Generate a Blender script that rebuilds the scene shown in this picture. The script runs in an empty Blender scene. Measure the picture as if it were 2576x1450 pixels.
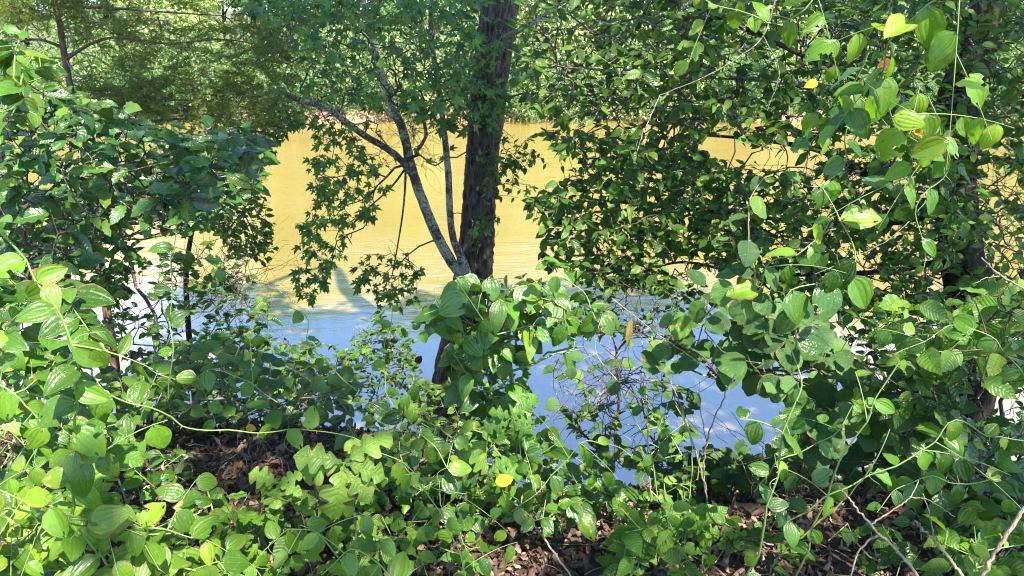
import bpy, math, random
import numpy as np
from mathutils import Matrix, Vector, noise as mnoise

# ------------------------------------------------------------------ camera, sky, sun, exposure
R = math.radians
S = bpy.context.scene
COL = S.collection
CAM = np.array([0.0, 0.0, 4.2])
PITCH = R(17.9)
HFOV = R(68)
FPX = 1288 / math.tan(HFOV / 2)
cd = bpy.data.cameras.new('camera'); cam = bpy.data.objects.new('camera', cd); COL.objects.link(cam)
cam.location = CAM; cam.rotation_euler = (math.pi / 2 - PITCH, 0, 0)
cd.sensor_width = 36; cd.lens = 18 / math.tan(HFOV / 2); cd.clip_start = 0.05; cd.clip_end = 2000
S.camera = cam
SUN = np.array([0.42, -0.78, 1.05]); SUN /= np.linalg.norm(SUN)
sun_el = math.asin(SUN[2]); sun_az = math.atan2(SUN[0], SUN[1])
wd = bpy.data.worlds.new('World'); S.world = wd; wd.use_nodes = True
wt = wd.node_tree; wn = wt.nodes; wl = wt.links; wn.clear()
sky = wn.new('ShaderNodeTexSky'); sky.sky_type = 'NISHITA'; sky.sun_disc = False
sky.sun_elevation = sun_el; sky.sun_rotation = sun_az; sky.air_density = 1.0; sky.dust_density = 0.0; sky.ozone_density = 5.0; sky.altitude = 2200
bg = wn.new('ShaderNodeBackground'); bg.inputs[1].default_value = 0.15
tc = wn.new('ShaderNodeTexCoord'); mp = wn.new('ShaderNodeMapping'); mp.inputs['Scale'].default_value = (1.0, 1.0, 2.2)
mp.inputs['Location'].default_value = (0.35, 0.1, 0.2)
nz = wn.new('ShaderNodeTexNoise'); nz.inputs['Scale'].default_value = 1.7; nz.inputs['Detail'].default_value = 7; nz.inputs['Roughness'].default_value = 0.55
cr = wn.new('ShaderNodeValToRGB'); cr.color_ramp.elements[0].position = 0.58; cr.color_ramp.elements[1].position = 0.72
mx = wn.new('ShaderNodeMixRGB'); mx.inputs[2].default_value = (7.5, 7.6, 8.2, 1)
wo = wn.new('ShaderNodeOutputWorld')
wl.new(tc.outputs['Generated'], mp.inputs[0]); wl.new(mp.outputs[0], nz.inputs[0]); wl.new(nz.outputs[0], cr.inputs[0])
wl.new(cr.outputs[0], mx.inputs[0]); wl.new(sky.outputs[0], mx.inputs[1]); wl.new(mx.outputs[0], bg.inputs[0]); wl.new(bg.outputs[0], wo.inputs[0])
sl = bpy.data.lights.new('sun', 'SUN'); sl.energy = 4.8; sl.angle = R(0.53); sl.color = (1.0, 0.95, 0.86)
so = bpy.data.objects.new('sun', sl); COL.objects.link(so); so.location = (20, -30, 40)
so.rotation_euler = Vector(SUN.tolist()).to_track_quat('Z', 'Y').to_euler()
S.view_settings.view_transform = 'Standard'; S.view_settings.look = 'None'
S.view_settings.exposure = 1.85; S.view_settings.gamma = 1.0; S.view_settings.use_curve_mapping = False
S.render.engine = 'CYCLES'
S.cycles.max_bounces = 6; S.cycles.diffuse_bounces = 3; S.cycles.glossy_bounces = 3; S.cycles.transmission_bounces = 3
S.cycles.use_denoising = True; S.cycles.filter_width = 1.1

# ------------------------------------------------------------------ helpers
cp, sp_ = math.cos(PITCH), math.sin(PITCH)
FW = np.array([0, cp, -sp_]); UP = np.array([0, sp_, cp]); RT = np.array([1.0, 0, 0])
def at(u, v, y):
    "world point seen at photo position (u,v) (2576 wide) at forward distance y"
    d = FW + RT * ((u - 1288) / FPX) + UP * (-(v - 725) / FPX)
    return CAM + d * (y / d[1])
def proj(P):
    q = np.asarray(P) - CAM
    z = q @ FW; z = np.where(np.abs(z) < 1e-6, 1e-6, z)
    return 1288 + FPX * (q @ RT) / z, 725 - FPX * (q @ UP) / z, z
def nrm(a):
    a = np.asarray(a, float)
    return a / np.maximum(np.linalg.norm(a, axis=-1, keepdims=True), 1e-9)
def inpoly(u, v, poly):
    c = np.zeros(np.shape(u), bool); n = len(poly)
    for i in range(n):
        x1, y1 = poly[i]; x2, y2 = poly[(i + 1) % n]
        if y1 == y2: continue
        k = ((y1 > v) != (y2 > v)) & (u < (x2 - x1) * (v - y1) / (y2 - y1) + x1)
        c ^= k
    return c
def sstep(a, b, x):
    t = np.clip((x - a) / (b - a), 0, 1); return t * t * (3 - 2 * t)
def vnoise(x, y, s=1.0, seed=0):
    "cheap smooth noise for arrays"
    x = np.asarray(x) * s + seed * 17.3; y = np.asarray(y) * s - seed * 9.1
    return (np.sin(x * 1.7 + 1.3 * np.sin(y * 1.1 + seed)) + np.sin(y * 2.3 + 1.7 * np.sin(x * 0.9)) + 0.5 * np.sin(3.9 * x + 2.1 * y) + 0.5 * np.sin(4.3 * y - 2.7 * x)) / 3.0
def terrain(x, y):
    x = np.asarray(x, float); y = np.asarray(y, float)
    edge = 2.3 + 0.62 * sstep(0.1, -0.7, x) + 0.15 * sstep(0.9, 2.2, x) + 0.08 * vnoise(x, x * 0, 1.3, 3)
    foot = edge + 4.1
    near = 2.6 - 3.1 * np.clip((y - edge) / (foot + 0.9 - edge), 0, 1.0)
    near = near + 0.06 * vnoise(x, y, 0.9, 1) + 0.02 * vnoise(x, y, 3.1, 2)
    bed = -0.5 - 1.2 * sstep(8, 14, y) * (1 - sstep(38, 44, y))
    fb = 44.0 + 1.2 * vnoise(x, x * 0, 0.13, 5) + 0.4 * vnoise(x, x * 0, 0.7, 6)
    far = -0.5 + 1.5 * sstep(fb - 1.2, fb + 0.5, y) + 2.2 * sstep(fb + 0.4, fb + 7, y) + 7 * sstep(60, 160, y) + 0.15 * vnoise(x, y, 0.5, 7) * sstep(fb, fb + 2, y)
    out = np.where(y < foot + 0.9, near, bed)
    return np.where(y > 36, far - 1.2 * (1 - sstep(38, 44, y)), out)

def link(o, parent=None, base=None):
    COL.objects.link(o)
    if parent is not None: o.parent = parent
    return o
def tag(o, label, cat, group=None, kind=None):
    if label: o['label'] = label
    if cat: o['category'] = cat
    if group: o['group'] = group
    if kind: o['kind'] = kind
    return o
def empty(name, loc, label, cat, group=None):
    o = bpy.data.objects.new(name, None); COL.objects.link(o); o.location = [float(a) for a in loc]; o.empty_display_size = 0.1
    return tag(o, label, cat, group)
def mesh_np(name, V, F, uv=None, mat=None, smooth=True):
    "V (n,3), F (m,k) same-size faces or list of such arrays"
    if isinstance(F, np.ndarray): F = [F]
    F = [f for f in F if len(f)]
    me = bpy.data.meshes.new(name)
    me.vertices.add(len(V)); me.vertices.foreach_set('co', np.ascontiguousarray(V, dtype=np.float32).ravel())
    tot = sum(f.size for f in F); nf = sum(len(f) for f in F)
    me.loops.add(tot); me.polygons.add(nf)
    idx = np.concatenate([f.ravel() for f in F]).astype(np.int32)
    me.loops.foreach_set('vertex_index', idx)
    st = []; c = 0
    for f in F:
        st.append(c + np.arange(len(f)) * f.shape[1]); c += f.size
    me.polygons.foreach_set('loop_start', np.concatenate(st).astype(np.int32))
    if smooth: me.polygons.foreach_set('use_smooth', np.ones(nf, bool))
    if uv is not None:
        l = me.uv_layers.new(name='UVMap'); l.data.foreach_set('uv', np.ascontiguousarray(uv[idx], dtype=np.float32).ravel())
    me.update(calc_edges=True)
    if mat: me.materials.append(mat)
    return me
def add_mesh(name, me, parent=None, base=(0, 0, 0), kind=None):
    o = bpy.data.objects.new(name, me); COL.objects.link(o)
    if parent is not None: o.parent = parent
    if kind: o['kind'] = kind
    return o

def catmull(P, n=8):
    P = np.asarray(P, float)
    Q = np.vstack([2 * P[0] - P[1], P, 2 * P[-1] - P[-2]]); out = []
    for i in range(1, len(Q) - 2):
        for t in np.linspace(0, 1, n, endpoint=False):
            out.append(0.5 * ((2 * Q[i]) + (Q[i + 1] - Q[i - 1]) * t + (2 * Q[i - 1] - 5 * Q[i] + 4 * Q[i + 1] - Q[i + 2]) * t * t + (3 * Q[i] - Q[i - 1] - 3 * Q[i + 1] + Q[i + 2]) * t ** 3))
    out.append(P[-1]); return np.array(out)
def tubes(chains, k=5):
    "chains: list of (pts, radii) -> V, F(quads), uv"
    VV = []; FF = []; UU = []; off = 0
    ang = np.arange(k) * 2 * math.pi / k
    for P, r in chains:
        P = np.asarray(P, float); n = len(P)
        if n < 2: continue
        r = np.broadcast_to(np.asarray(r, float), (n,))
        T = np.gradient(P, axis=0); T = nrm(T)
        a = np.array([0.31, 0.17, 0.93]) if abs(T[0, 2]) < 0.9 else np.array([1.0, 0.1, 0.0])
        N1 = nrm(np.cross(T, a)); B = nrm(np.cross(T, N1))
        ring = P[:, None] + r[:, None, None] * (np.cos(ang)[None, :, None] * N1[:, None] + np.sin(ang)[None, :, None] * B[:, None])
        VV.append(ring.reshape(-1, 3))
        L = np.concatenate([[0], np.cumsum(np.linalg.norm(np.diff(P, axis=0), axis=1))])
        UU.append(np.stack([np.tile(ang / 6.283, n), np.repeat(L, k)], 1))
        i = np.arange(n - 1)[:, None] * k; j = np.arange(k)[None]
        j2 = (j + 1) % k
        FF.append((off + np.stack([i + j, i + j2, i + k + j2, i + k + j], -1)).reshape(-1, 4))
        off += n * k
    if not VV: return np.zeros((0, 3)), np.zeros((0, 4), int), np.zeros((0, 2))
    return np.vstack(VV), np.vstack(FF), np.vstack(UU)

# ------------------------------------------------------------------ materials
def new_mat(name):
    m = bpy.data.materials.new(name); m.use_nodes = True; m.node_tree.nodes.clear(); return m, m.node_tree.nodes, m.node_tree.links
class NT:
    def __init__(s, name): s.m, s.n, s.l = new_mat(name)
    def node(s, t, **kw):
        x = s.n.new(t)
        for k, v in kw.items(): setattr(x, k, v)
        return x
    def math(s, op, a, b=None, clamp=False):
        x = s.n.new('ShaderNodeMath'); x.operation = op; x.use_clamp = clamp
        for i, q in enumerate((a, b)):
            if q is None: continue
            if isinstance(q, (int, float)): x.inputs[i].default_value = q
            else: s.l.new(q, x.inputs[i])
        return x.outputs[0]
    def mix(s, f, a, b, mode='MIX'):
        x = s.n.new('ShaderNodeMixRGB'); x.blend_type = mode
        for i, q in enumerate((f, a, b)):
            if isinstance(q, (int, float)): x.inputs[i].default_value = q
            elif isinstance(q, tuple): x.inputs[i].default_value = q if len(q) == 4 else q + (1,)
            else: s.l.new(q, x.inputs[i])
        return x.outputs[0]
    def noise(s, vec, scale, detail=3, rough=0.5):
        x = s.n.new('ShaderNodeTexNoise'); x.inputs['Scale'].default_value = scale; x.inputs['Detail'].default_value = detail; x.inputs['Roughness'].default_value = rough
        if vec is not None: s.l.new(vec, x.inputs['Vector'])
        return x.outputs[0]
    def ramp(s, v, pts):
        x = s.n.new('ShaderNodeValToRGB'); e = x.color_ramp.elements
        while len(e) < len(pts): e.new(0.5)
        for q, (p, c) in zip(e, pts):
            q.position = p; q.color = (c, c, c, 1) if isinstance(c, (int, float)) else tuple(c) + (1,)
        s.l.new(v, x.inputs[0]); return x.outputs[0]
    def bump(s, h, strength, dist):
        x = s.n.new('ShaderNodeBump'); x.inputs['Strength'].default_value = strength; x.inputs['Distance'].default_value = dist
        s.l.new(h, x.inputs['Height']); return x.outputs[0]
    def out(s, sh):
        o = s.n.new('ShaderNodeOutputMaterial'); s.l.new(sh, o.inputs[0]); return s.m

def leaf_mat(name, dark, light, young, rough=0.38, transl=0.35, vein=None, spots=0.0, spec=0.5, vb=0.55, tone=True):
    t = NT(name)
    if tone: dark = (dark[0] * .7, dark[1] * .60, dark[2] * .32); light = (light[0] * 1.06, light[1] * .98, light[2] * .5); young = (young[0], young[1], young[2] * .5)
    geo = t.node('ShaderNodeNewGeometry'); oi = t.node('ShaderNodeObjectInfo')
    rnd = t.math('FRACT', t.math('ADD', oi.outputs['Random'], geo.outputs['Random Per Island']))
    rnd2 = t.math('FRACT', t.math('MULTIPLY', rnd, 7.31))
    rnd3 = t.math('FRACT', t.math('MULTIPLY', rnd, 31.7))
    base = t.mix(rnd, dark, light)
    base = t.mix(t.math('MULTIPLY', t.math('GREATER_THAN', rnd2, 0.84), t.math('ADD', t.math('MULTIPLY', rnd3, 0.45), 0.2)), base, young)
    nz = t.noise(geo.outputs['Position'], 26, 3)
    base = t.mix(0.6, base, t.mix(nz, (0.55, 0.6, 0.55), (1.35, 1.3, 1.2)), 'MULTIPLY')
    uvn = t.node('ShaderNodeUVMap'); sep = t.node('ShaderNodeSeparateXYZ'); t.l.new(uvn.outputs[0], sep.inputs[0])
    U, V = sep.outputs[0], sep.outputs[1]
    au = t.math('ABSOLUTE', t.math('MULTIPLY', t.math('SUBTRACT', U, 0.5), 2.0))
    hgt = None
    mid = t.math('SUBTRACT', 1.0, t.math('DIVIDE', au, 0.05), True)
    if vein == 'parallel':
        l1 = t.math('SUBTRACT', 1.0, t.math('DIVIDE', t.math('ABSOLUTE', t.math('SUBTRACT', au, 0.38)), 0.035), True)
        l2 = t.math('SUBTRACT', 1.0, t.math('DIVIDE', t.math('ABSOLUTE', t.math('SUBTRACT', au, 0.70)), 0.03), True)
        hgt = t.math('MAXIMUM', mid, t.math('MAXIMUM', l1, t.math('MULTIPLY', l2, 0.7)))
        cell = t.node('ShaderNodeTexVoronoi'); cell.feature = 'DISTANCE_TO_EDGE'; cell.inputs['Scale'].default_value = 11
        t.l.new(uvn.outputs[0], cell.inputs['Vector'])
        bh = t.math('ADD', t.math('MULTIPLY', hgt, 1.0), t.math('MULTIPLY', t.math('MINIMUM', cell.outputs['Distance'], 0.08), -2.5))
        puff = t.math('ABSOLUTE', t.math('SINE', t.math('MULTIPLY', au, 8.27)))
        wob = t.noise(geo.outputs['Position'], 55.0, 2)
        bh = t.math('ADD', t.math('MULTIPLY', puff, t.math('MULTIPLY', wob, 1.8)), t.math('MULTIPLY', t.math('MINIMUM', cell.outputs['Distance'], 0.08), 2.0))
    elif vein == 'pinnate':
        ph = t.math('SUBTRACT', V, t.math('MULTIPLY', au, 0.16))
        w = t.math('ABSOLUTE', t.math('SINE', t.math('MULTIPLY', ph, 30.0)))
        side = t.math('SUBTRACT', 1.0, t.math('DIVIDE', w, 0.28), True)
        hgt = t.math('MAXIMUM', mid, t.math('MULTIPLY', side, 0.75))
        bh = t.math('ADD', t.math('MULTIPLY', w, 0.9), t.math('MULTIPLY', mid, -1.0))
    if hgt is not None:
        base = t.mix(t.math('MULTIPLY', hgt, 0.24), base, t.mix(0.5, base, young, 'MIX'))
    if spots > 0:
        sn = t.noise(geo.outputs['Position'], 90, 2)
        sp = t.math('MULTIPLY', t.math('GREATER_THAN', sn, 0.68), t.math('GREATER_THAN', rnd3, 1 - spots * 2.5))
        base = t.mix(sp, base, (0.22, 0.10, 0.03))
        sp2 = t.math('MULTIPLY', t.math('GREATER_THAN', t.noise(geo.outputs['Position'], 45, 2), 0.66), t.math('GREATER_THAN', rnd2, 0.93))
        base = t.mix(sp2, base, (0.30, 0.26, 0.05))
    if vein is not None:
        edge = t.math('GREATER_THAN', t.math('ADD', au, t.math('MULTIPLY', t.noise(geo.outputs['Position'], 70, 2), 0.5)), 1.17)
        base = t.mix(t.math('MULTIPLY', edge, t.math('GREATER_THAN', rnd2, 0.62)), base, (0.20, 0.11, 0.035))
        pale = t.math('MULTIPLY', t.math('GREATER_THAN', t.noise(geo.outputs['Position'], 130, 1), 0.66), 0.2)
        base = t.mix(pale, base, (0.26, 0.30, 0.12))
    under = t.mix(0.5, base, (0.14, 0.21, 0.06))
    base2 = t.mix(geo.outputs['Backfacing'], base, under)
    p = t.node('ShaderNodeBsdfPrincipled'); t.l.new(base2, p.inputs['Base Color'])
    rr = t.math('ADD', rough, t.math('MULTIPLY', geo.outputs['Backfacing'], 0.25))
    rr = t.math('ADD', rr, t.math('MULTIPLY', t.math('SUBTRACT', rnd3, 0.5), 0.16))
    t.l.new(rr, p.inputs['Roughness']); p.inputs['Specular IOR Level'].default_value = spec
    if hgt is not None:
        b = t.bump(bh, vb, 0.0045 if vein == 'parallel' else 0.0025); t.l.new(b, p.inputs['Normal'])
    tr = t.node('ShaderNodeBsdfTranslucent')
    tcol = t.mix(1.0, base, (1.7, 1.9, 0.55), 'MULTIPLY')
    t.l.new(tcol, tr.inputs[0])
    ms = t.node('ShaderNodeMixShader'); ms.inputs[0].default_value = transl
    t.l.new(p.outputs[0], ms.inputs[1]); t.l.new(tr.outputs[0], ms.inputs[2])
    return t.out(ms.outputs[0])

M = {}
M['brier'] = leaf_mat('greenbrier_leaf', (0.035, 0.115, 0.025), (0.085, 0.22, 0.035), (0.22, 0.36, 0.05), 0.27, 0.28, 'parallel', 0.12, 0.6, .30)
M['brier_lit'] = leaf_mat('sunlit_greenbrier_leaf', (0.075, 0.20, 0.03), (0.14, 0.30, 0.045), (0.30, 0.42, 0.06), 0.30, 0.38, 'parallel', 0.16, 0.5, .28)  # greenbrier leaf again, with sunlight put into a lighter colour
M['elm'] = leaf_mat('elm_leaf', (0.028, 0.09, 0.022), (0.08, 0.20, 0.035), (0.18, 0.32, 0.05), 0.34, 0.34, 'pinnate', 0.05, 0.4)
M['seedling'] = leaf_mat('seedling_leaf', (0.07, 0.19, 0.03), (0.12, 0.27, 0.045), (0.22, 0.36, 0.06), 0.42, 0.36, 'pinnate', 0.05, 0.4)
M['maple'] = leaf_mat('maple_leaf', (0.05, 0.14, 0.07), (0.10, 0.22, 0.10), (0.16, 0.30, 0.09), 0.5, 0.34, None, 0.02, 0.35)
M['holly'] = leaf_mat('glossy_leaf', (0.025, 0.085, 0.025), (0.05, 0.15, 0.035), (0.15, 0.28, 0.05), 0.30, 0.18, 'pinnate', 0.03, 0.5, .25)
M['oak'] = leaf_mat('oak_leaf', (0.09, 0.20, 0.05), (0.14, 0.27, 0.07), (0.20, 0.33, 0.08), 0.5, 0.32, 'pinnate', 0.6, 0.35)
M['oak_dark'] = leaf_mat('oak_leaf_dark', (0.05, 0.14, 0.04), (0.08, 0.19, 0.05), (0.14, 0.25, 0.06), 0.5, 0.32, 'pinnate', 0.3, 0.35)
M['grape'] = leaf_mat('broad_leaf', (0.035, 0.11, 0.05), (0.07, 0.17, 0.065), (0.12, 0.24, 0.07), 0.6, 0.28, 'pinnate', 0.15, 0.3, .2)
M['cedar'] = leaf_mat('cedar_needle', (0.10, 0.17, 0.05), (0.16, 0.22, 0.06), (0.26, 0.28, 0.08), 0.6, 0.2, None, 0, 0.3)
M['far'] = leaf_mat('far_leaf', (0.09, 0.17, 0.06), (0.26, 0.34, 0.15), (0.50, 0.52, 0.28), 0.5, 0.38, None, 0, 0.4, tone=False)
M['far2'] = leaf_mat('far_leaf_yellow', (0.18, 0.25, 0.08), (0.46, 0.50, 0.24), (0.68, 0.64, 0.36), 0.5, 0.38, None, 0, 0.4, tone=False)  # pale cream tones put sun highlights into the far leaf colour
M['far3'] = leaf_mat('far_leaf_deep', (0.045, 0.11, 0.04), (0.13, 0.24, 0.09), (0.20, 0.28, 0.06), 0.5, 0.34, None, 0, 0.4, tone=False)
M['yellow'] = leaf_mat('yellow_leaf', (0.62, 0.42, 0.03), (0.72, 0.52, 0.05), (0.7, 0.5, 0.05), 0.4, 0.35, 'parallel', 1.0, 0.4)

def bark_mat(name, a, b, lichen=0.0, lcol=(0.42, 0.45, 0.38), scale=14.0, moss=0.0):
    t = NT(name)
    tc = t.node('ShaderNodeTexCoord'); mp = t.node('ShaderNodeMapping'); mp.inputs['Scale'].default_value = (1, 1, 0.28)
    t.l.new(tc.outputs['Object'], mp.inputs[0])
    n1 = t.noise(mp.outputs[0], scale * 2.2, 6, 0.65); n2 = t.noise(tc.outputs['Object'], scale * 0.7, 3)
    c = t.mix(t.ramp(n1, [(0.35, 0.0), (0.65, 1.0)]), a, b)
    c = t.mix(0.4, c, t.mix(n2, (0.6, 0.6, 0.6), (1.4, 1.35, 1.3)), 'MULTIPLY')
    if lichen > 0:
        l = t.noise(tc.outputs['Object'], scale * 2.0, 5, 0.7); l2 = t.noise(tc.outputs['Object'], scale * 0.22, 2)
        m = t.math('ADD', l, t.math('MULTIPLY', t.math('SUBTRACT', l2, 0.5), 0.5))
        m = t.ramp(m, [(0.60 - lichen * 0.18, 0.0), (0.66 - lichen * 0.18, 1.0)])
        c = t.mix(m, c, lcol)
    p = t.node('ShaderNodeBsdfPrincipled'); t.l.new(c, p.inputs['Base Color']); p.inputs['Roughness'].default_value = 0.9; p.inputs['Specular IOR Level'].default_value = 0.2
    t.l.new(t.bump(n1, 0.8, 0.012), p.inputs['Normal'])
    return t.out(p.outputs[0])
M['bark_main'] = bark_mat('furrowed_bark', (0.024, 0.018, 0.014), (0.15, 0.115, 0.09), 0.0)
M['bark_lichen'] = bark_mat('lichen_bark', (0.035, 0.03, 0.026), (0.14, 0.125, 0.105), 0.62, (0.46, 0.42, 0.31), 24)
M['bark_dark'] = bark_mat('dark_bark', (0.014, 0.011, 0.008), (0.055, 0.042, 0.032), 0.0)
M['twig'] = bark_mat('twig_bark', (0.05, 0.035, 0.025), (0.14, 0.10, 0.07), 0.1, scale=30)
M['twig_grey'] = bark_mat('grey_twig_bark', (0.12, 0.10, 0.08), (0.28, 0.25, 0.20), 0.2, scale=30)
M['dead'] = bark_mat('bleached_wood', (0.16, 0.12, 0.08), (0.38, 0.31, 0.22), 0.0, scale=30)
M['cedar_bark'] = bark_mat('cedar_bark', (0.06, 0.035, 0.022), (0.20, 0.13, 0.09), 0.0, scale=24)
def stem_mat(name, a, b):
    t = NT(name); tc = t.node('ShaderNodeTexCoord')
    c = t.mix(t.noise(tc.outputs['Object'], 12, 3), a, b)
    p = t.node('ShaderNodeBsdfPrincipled'); t.l.new(c, p.inputs['Base Color']); p.inputs['Roughness'].default_value = 0.45
    return t.out(p.outputs[0])
M['stem'] = stem_mat('green_stem', (0.12, 0.22, 0.05), (0.26, 0.32, 0.09))
M['stem_dry'] = stem_mat('dry_stem', (0.20, 0.14, 0.08), (0.34, 0.30, 0.15))

# litter
t = NT('leaf_litter'); geo = t.node('ShaderNodeNewGeometry'); r = geo.outputs['Random Per Island']
c = t.ramp(r, [(0.0, (0.03, 0.017, 0.01)), (0.4, (0.09, 0.048, 0.026)), (0.7, (0.19, 0.105, 0.058)), (0.9, (0.32, 0.19, 0.115)), (1.0, (0.45, 0.30, 0.20))])
c = t.mix(0.5, c, t.mix(t.noise(geo.outputs['Position'], 60, 3), (0.5, 0.5, 0.5), (1.4, 1.4, 1.4)), 'MULTIPLY')
p = t.node('ShaderNodeBsdfPrincipled'); t.l.new(c, p.inputs['Base Color']); p.inputs['Roughness'].default_value = 0.6
M['litter'] = t.out(p.outputs[0])

# ground: brown soil on the near bank, orange clay along the far water line, dull green beyond
t = NT('bank_soil'); geo = t.node('ShaderNodeNewGeometry'); sep = t.node('ShaderNodeSeparateXYZ'); t.l.new(geo.outputs['Position'], sep.inputs[0])
n = t.noise(geo.outputs['Position'], 9, 6, 0.7); nb = t.noise(geo.outputs['Position'], 0.5, 4)
soil = t.mix(t.ramp(n, [(0.35, 0), (0.7, 1)]), (0.03, 0.019, 0.013), (0.13, 0.078, 0.05))
clay = t.mix(t.noise(geo.outputs['Position'], 2.5, 5), (0.16, 0.085, 0.045), (0.42, 0.25, 0.14))
farm = t.mix(nb, (0.08, 0.10, 0.03), (0.16, 0.15, 0.06))
isfar = t.math('GREATER_THAN', sep.outputs[1], 30.0)
zc = t.ramp(t.math('ADD', sep.outputs[2], t.math('MULTIPLY', n, 0.5)), [(0.0, 0), (1.0, 1)])
fc = t.mix(t.math('GREATER_THAN', t.math('ADD', sep.outputs[2], t.math('MULTIPLY', n, 0.8)), 0.95), clay, farm)
c = t.mix(isfar, soil, fc)
p = t.node('ShaderNodeBsdfPrincipled'); t.l.new(c, p.inputs['Base Color']); p.inputs['Roughness'].default_value = 0.95
t.l.new(t.bump(n, 0.8, 0.03), p.inputs['Normal']); M['ground'] = t.out(p.outputs[0])

# muddy water
t = NT('muddy_water'); geo = t.node('ShaderNodeNewGeometry')
mp = t.node('ShaderNodeMapping'); mp.inputs['Rotation'].default_value = (0, 0, R(-30)); mp.inputs['Scale'].default_value = (1.0, 3.0, 1)
t.l.new(geo.outputs['Position'], mp.inputs[0])
n1 = t.noise(mp.outputs[0], 2.6, 4, 0.55); n2 = t.noise(mp.outputs[0], 0.55, 2); n3 = t.noise(geo.outputs['Position'], 0.12, 3)
h = t.math('ADD', t.math('MULTIPLY', n1, 0.35), t.math('MULTIPLY', n2, 0.65))
amp = t.ramp(n3, [(0.4, 0.25), (0.62, 1.0)])
sepw = t.node('ShaderNodeSeparateXYZ'); t.l.new(geo.outputs['Position'], sepw.inputs[0])
calm = t.math('DIVIDE', t.math('SUBTRACT', sepw.outputs[1], t.math('ADD', 9.5, t.math('MULTIPLY', n3, 3.0))), 3.0, True)   # sheltered water along the bank is smoother
h = t.math('MULTIPLY', t.math('MULTIPLY', h, amp), t.math('ADD', t.math('MULTIPLY', calm, 0.88), 0.12))
bmp = t.bump(h, 0.55, 0.12)
col = t.mix(n3, (0.37, 0.255, 0.066), (0.45, 0.33, 0.092))
df = t.node('ShaderNodeBsdfDiffuse'); t.l.new(col, df.inputs[0]); t.l.new(bmp, df.inputs['Normal'])
gl = t.node('ShaderNodeBsdfGlossy'); gl.inputs['Roughness'].default_value = 0.02; t.l.new(bmp, gl.inputs['Normal'])
fr = t.node('ShaderNodeFresnel'); fr.inputs[0].default_value = 1.33; t.l.new(bmp, fr.inputs['Normal'])
fac = t.math('ADD', t.math('MULTIPLY', fr.outputs[0], 0.15), 0.53, True)
ms = t.node('ShaderNodeMixShader'); t.l.new(fac, ms.inputs[0]); t.l.new(df.outputs[0], ms.inputs[1]); t.l.new(gl.outputs[0], ms.inputs[2])
M['water'] = t.out(ms.outputs[0])

# ------------------------------------------------------------------ the setting: ground and water
def grid(name, xs, ys, zf, mat):
    X, Y = np.meshgrid(xs, ys); Z = zf(X, Y)
    V = np.stack([X, Y, Z], -1).reshape(-1, 3); nx = len(xs)
    i = (np.arange(len(ys) - 1)[:, None] * nx + np.arange(nx - 1)[None]).ravel()
    F = np.stack([i, i + 1, i + 1 + nx, i + nx], 1)
    o = add_mesh(name, mesh_np(name, V, F, None, mat)); o['kind'] = 'structure'; return o
xs = np.concatenate([np.linspace(-400, -40, 30), np.linspace(-38, -8, 40), np.linspace(-7.8, 7.8, 130), np.linspace(8, 38, 40), np.linspace(40, 400, 30)])
ys = np.concatenate([np.linspace(-200, -10, 20), np.linspace(-9, -0.2, 20), np.linspace(0, 9, 110), np.linspace(9.5, 40, 30), np.linspace(40.3, 56, 60), np.linspace(58, 500, 50)])
grid('ground', xs, ys, terrain, M['ground'])
grid('water', np.linspace(-400, 400, 9), np.array([4.5, 20, 35, 49.0]), lambda X, Y: X * 0, M['water'])

# ------------------------------------------------------------------ leaf shapes
def strip_leaf(wf, rows, cols, y0=0.0, fold=0.25, curl=0.18, ripple=0.0, seed=0, tw=0.0, heart=0.0, petiole=True, bite=None):
    rs = np.random.RandomState(seed)
    ts = np.linspace(0, 1, rows); cs = np.linspace(-1, 1, cols)
    V = []; UV = []
    for i, tt in enumerate(ts):
        w = wf(tt)
        for c in cs:
            x = c * w; y = y0 + tt * (1 - y0) - heart * (abs(c) ** 2) * (1 - tt) ** 5
            z = fold * abs(x) - curl * tt * tt + ripple * math.sin(tt * 19 + 2 * c + seed) * abs(c) + tw * x * tt
            if cols > 3: z += -0.10 * w * math.cos(c * 2 * math.pi * 1.0) * 0.35
            V.append((x, y, z)); UV.append((0.5 + 0.5 * c, tt))
    F = []
    for i in range(rows - 1):
        for j in range(cols - 1):
            if bite and (i, j) in bite: continue
            a = i * cols + j; F.append((a, a + 1, a + 1 + cols, a + cols))
    if petiole and y0 > 0:
        b = len(V); s = 0.012
        V += [(-s, 0, 0), (s, 0, 0), (s * .8, y0 * 1.15, -0.005), (-s * .8, y0 * 1.15, -0.005)]; UV += [(0.5, 0)] * 4
        F.append((b, b + 1, b + 2, b + 3))
    return np.array(V, float), np.array(F), np.array(UV, float)
def fan_leaf(rf, n, y0=0.12, fold=0.2, curl=0.2, seed=0, yscale=1.0):
    # palmate leaf: outline r(theta) about a point near the base
    V = [(0, y0 + 0.28, 0.0)]; UV = [(0.5, 0.3)]
    for i in range(n):
        th = 2 * math.pi * i / n
        r = rf(th); x = r * math.sin(th); y = y0 + 0.28 + r * math.cos(th) * yscale
        V.append((x, y, fold * abs(x) - curl * max(0, y) ** 2 + 0.03 * math.sin(3 * th + seed))); UV.append((0.5 + x * 0.6, y))
    F = []
    for i in range(0, n, 2):
        F.append((0, 1 + i, 1 + (i + 1) % n, 1 + (i + 2) % n))
    b = len(V); V += [(-0.01, 0, 0), (0.01, 0, 0), (0.01, y0 + .26, 0), (-0.01, y0 + .26, 0)]; UV += [(0.5, 0)] * 4; F.append((b, b + 3, b + 2, b + 1))
    V = np.array(V, float); F = np.array(F)[:, ::-1]
    return V, F, np.array(UV, float)
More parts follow.
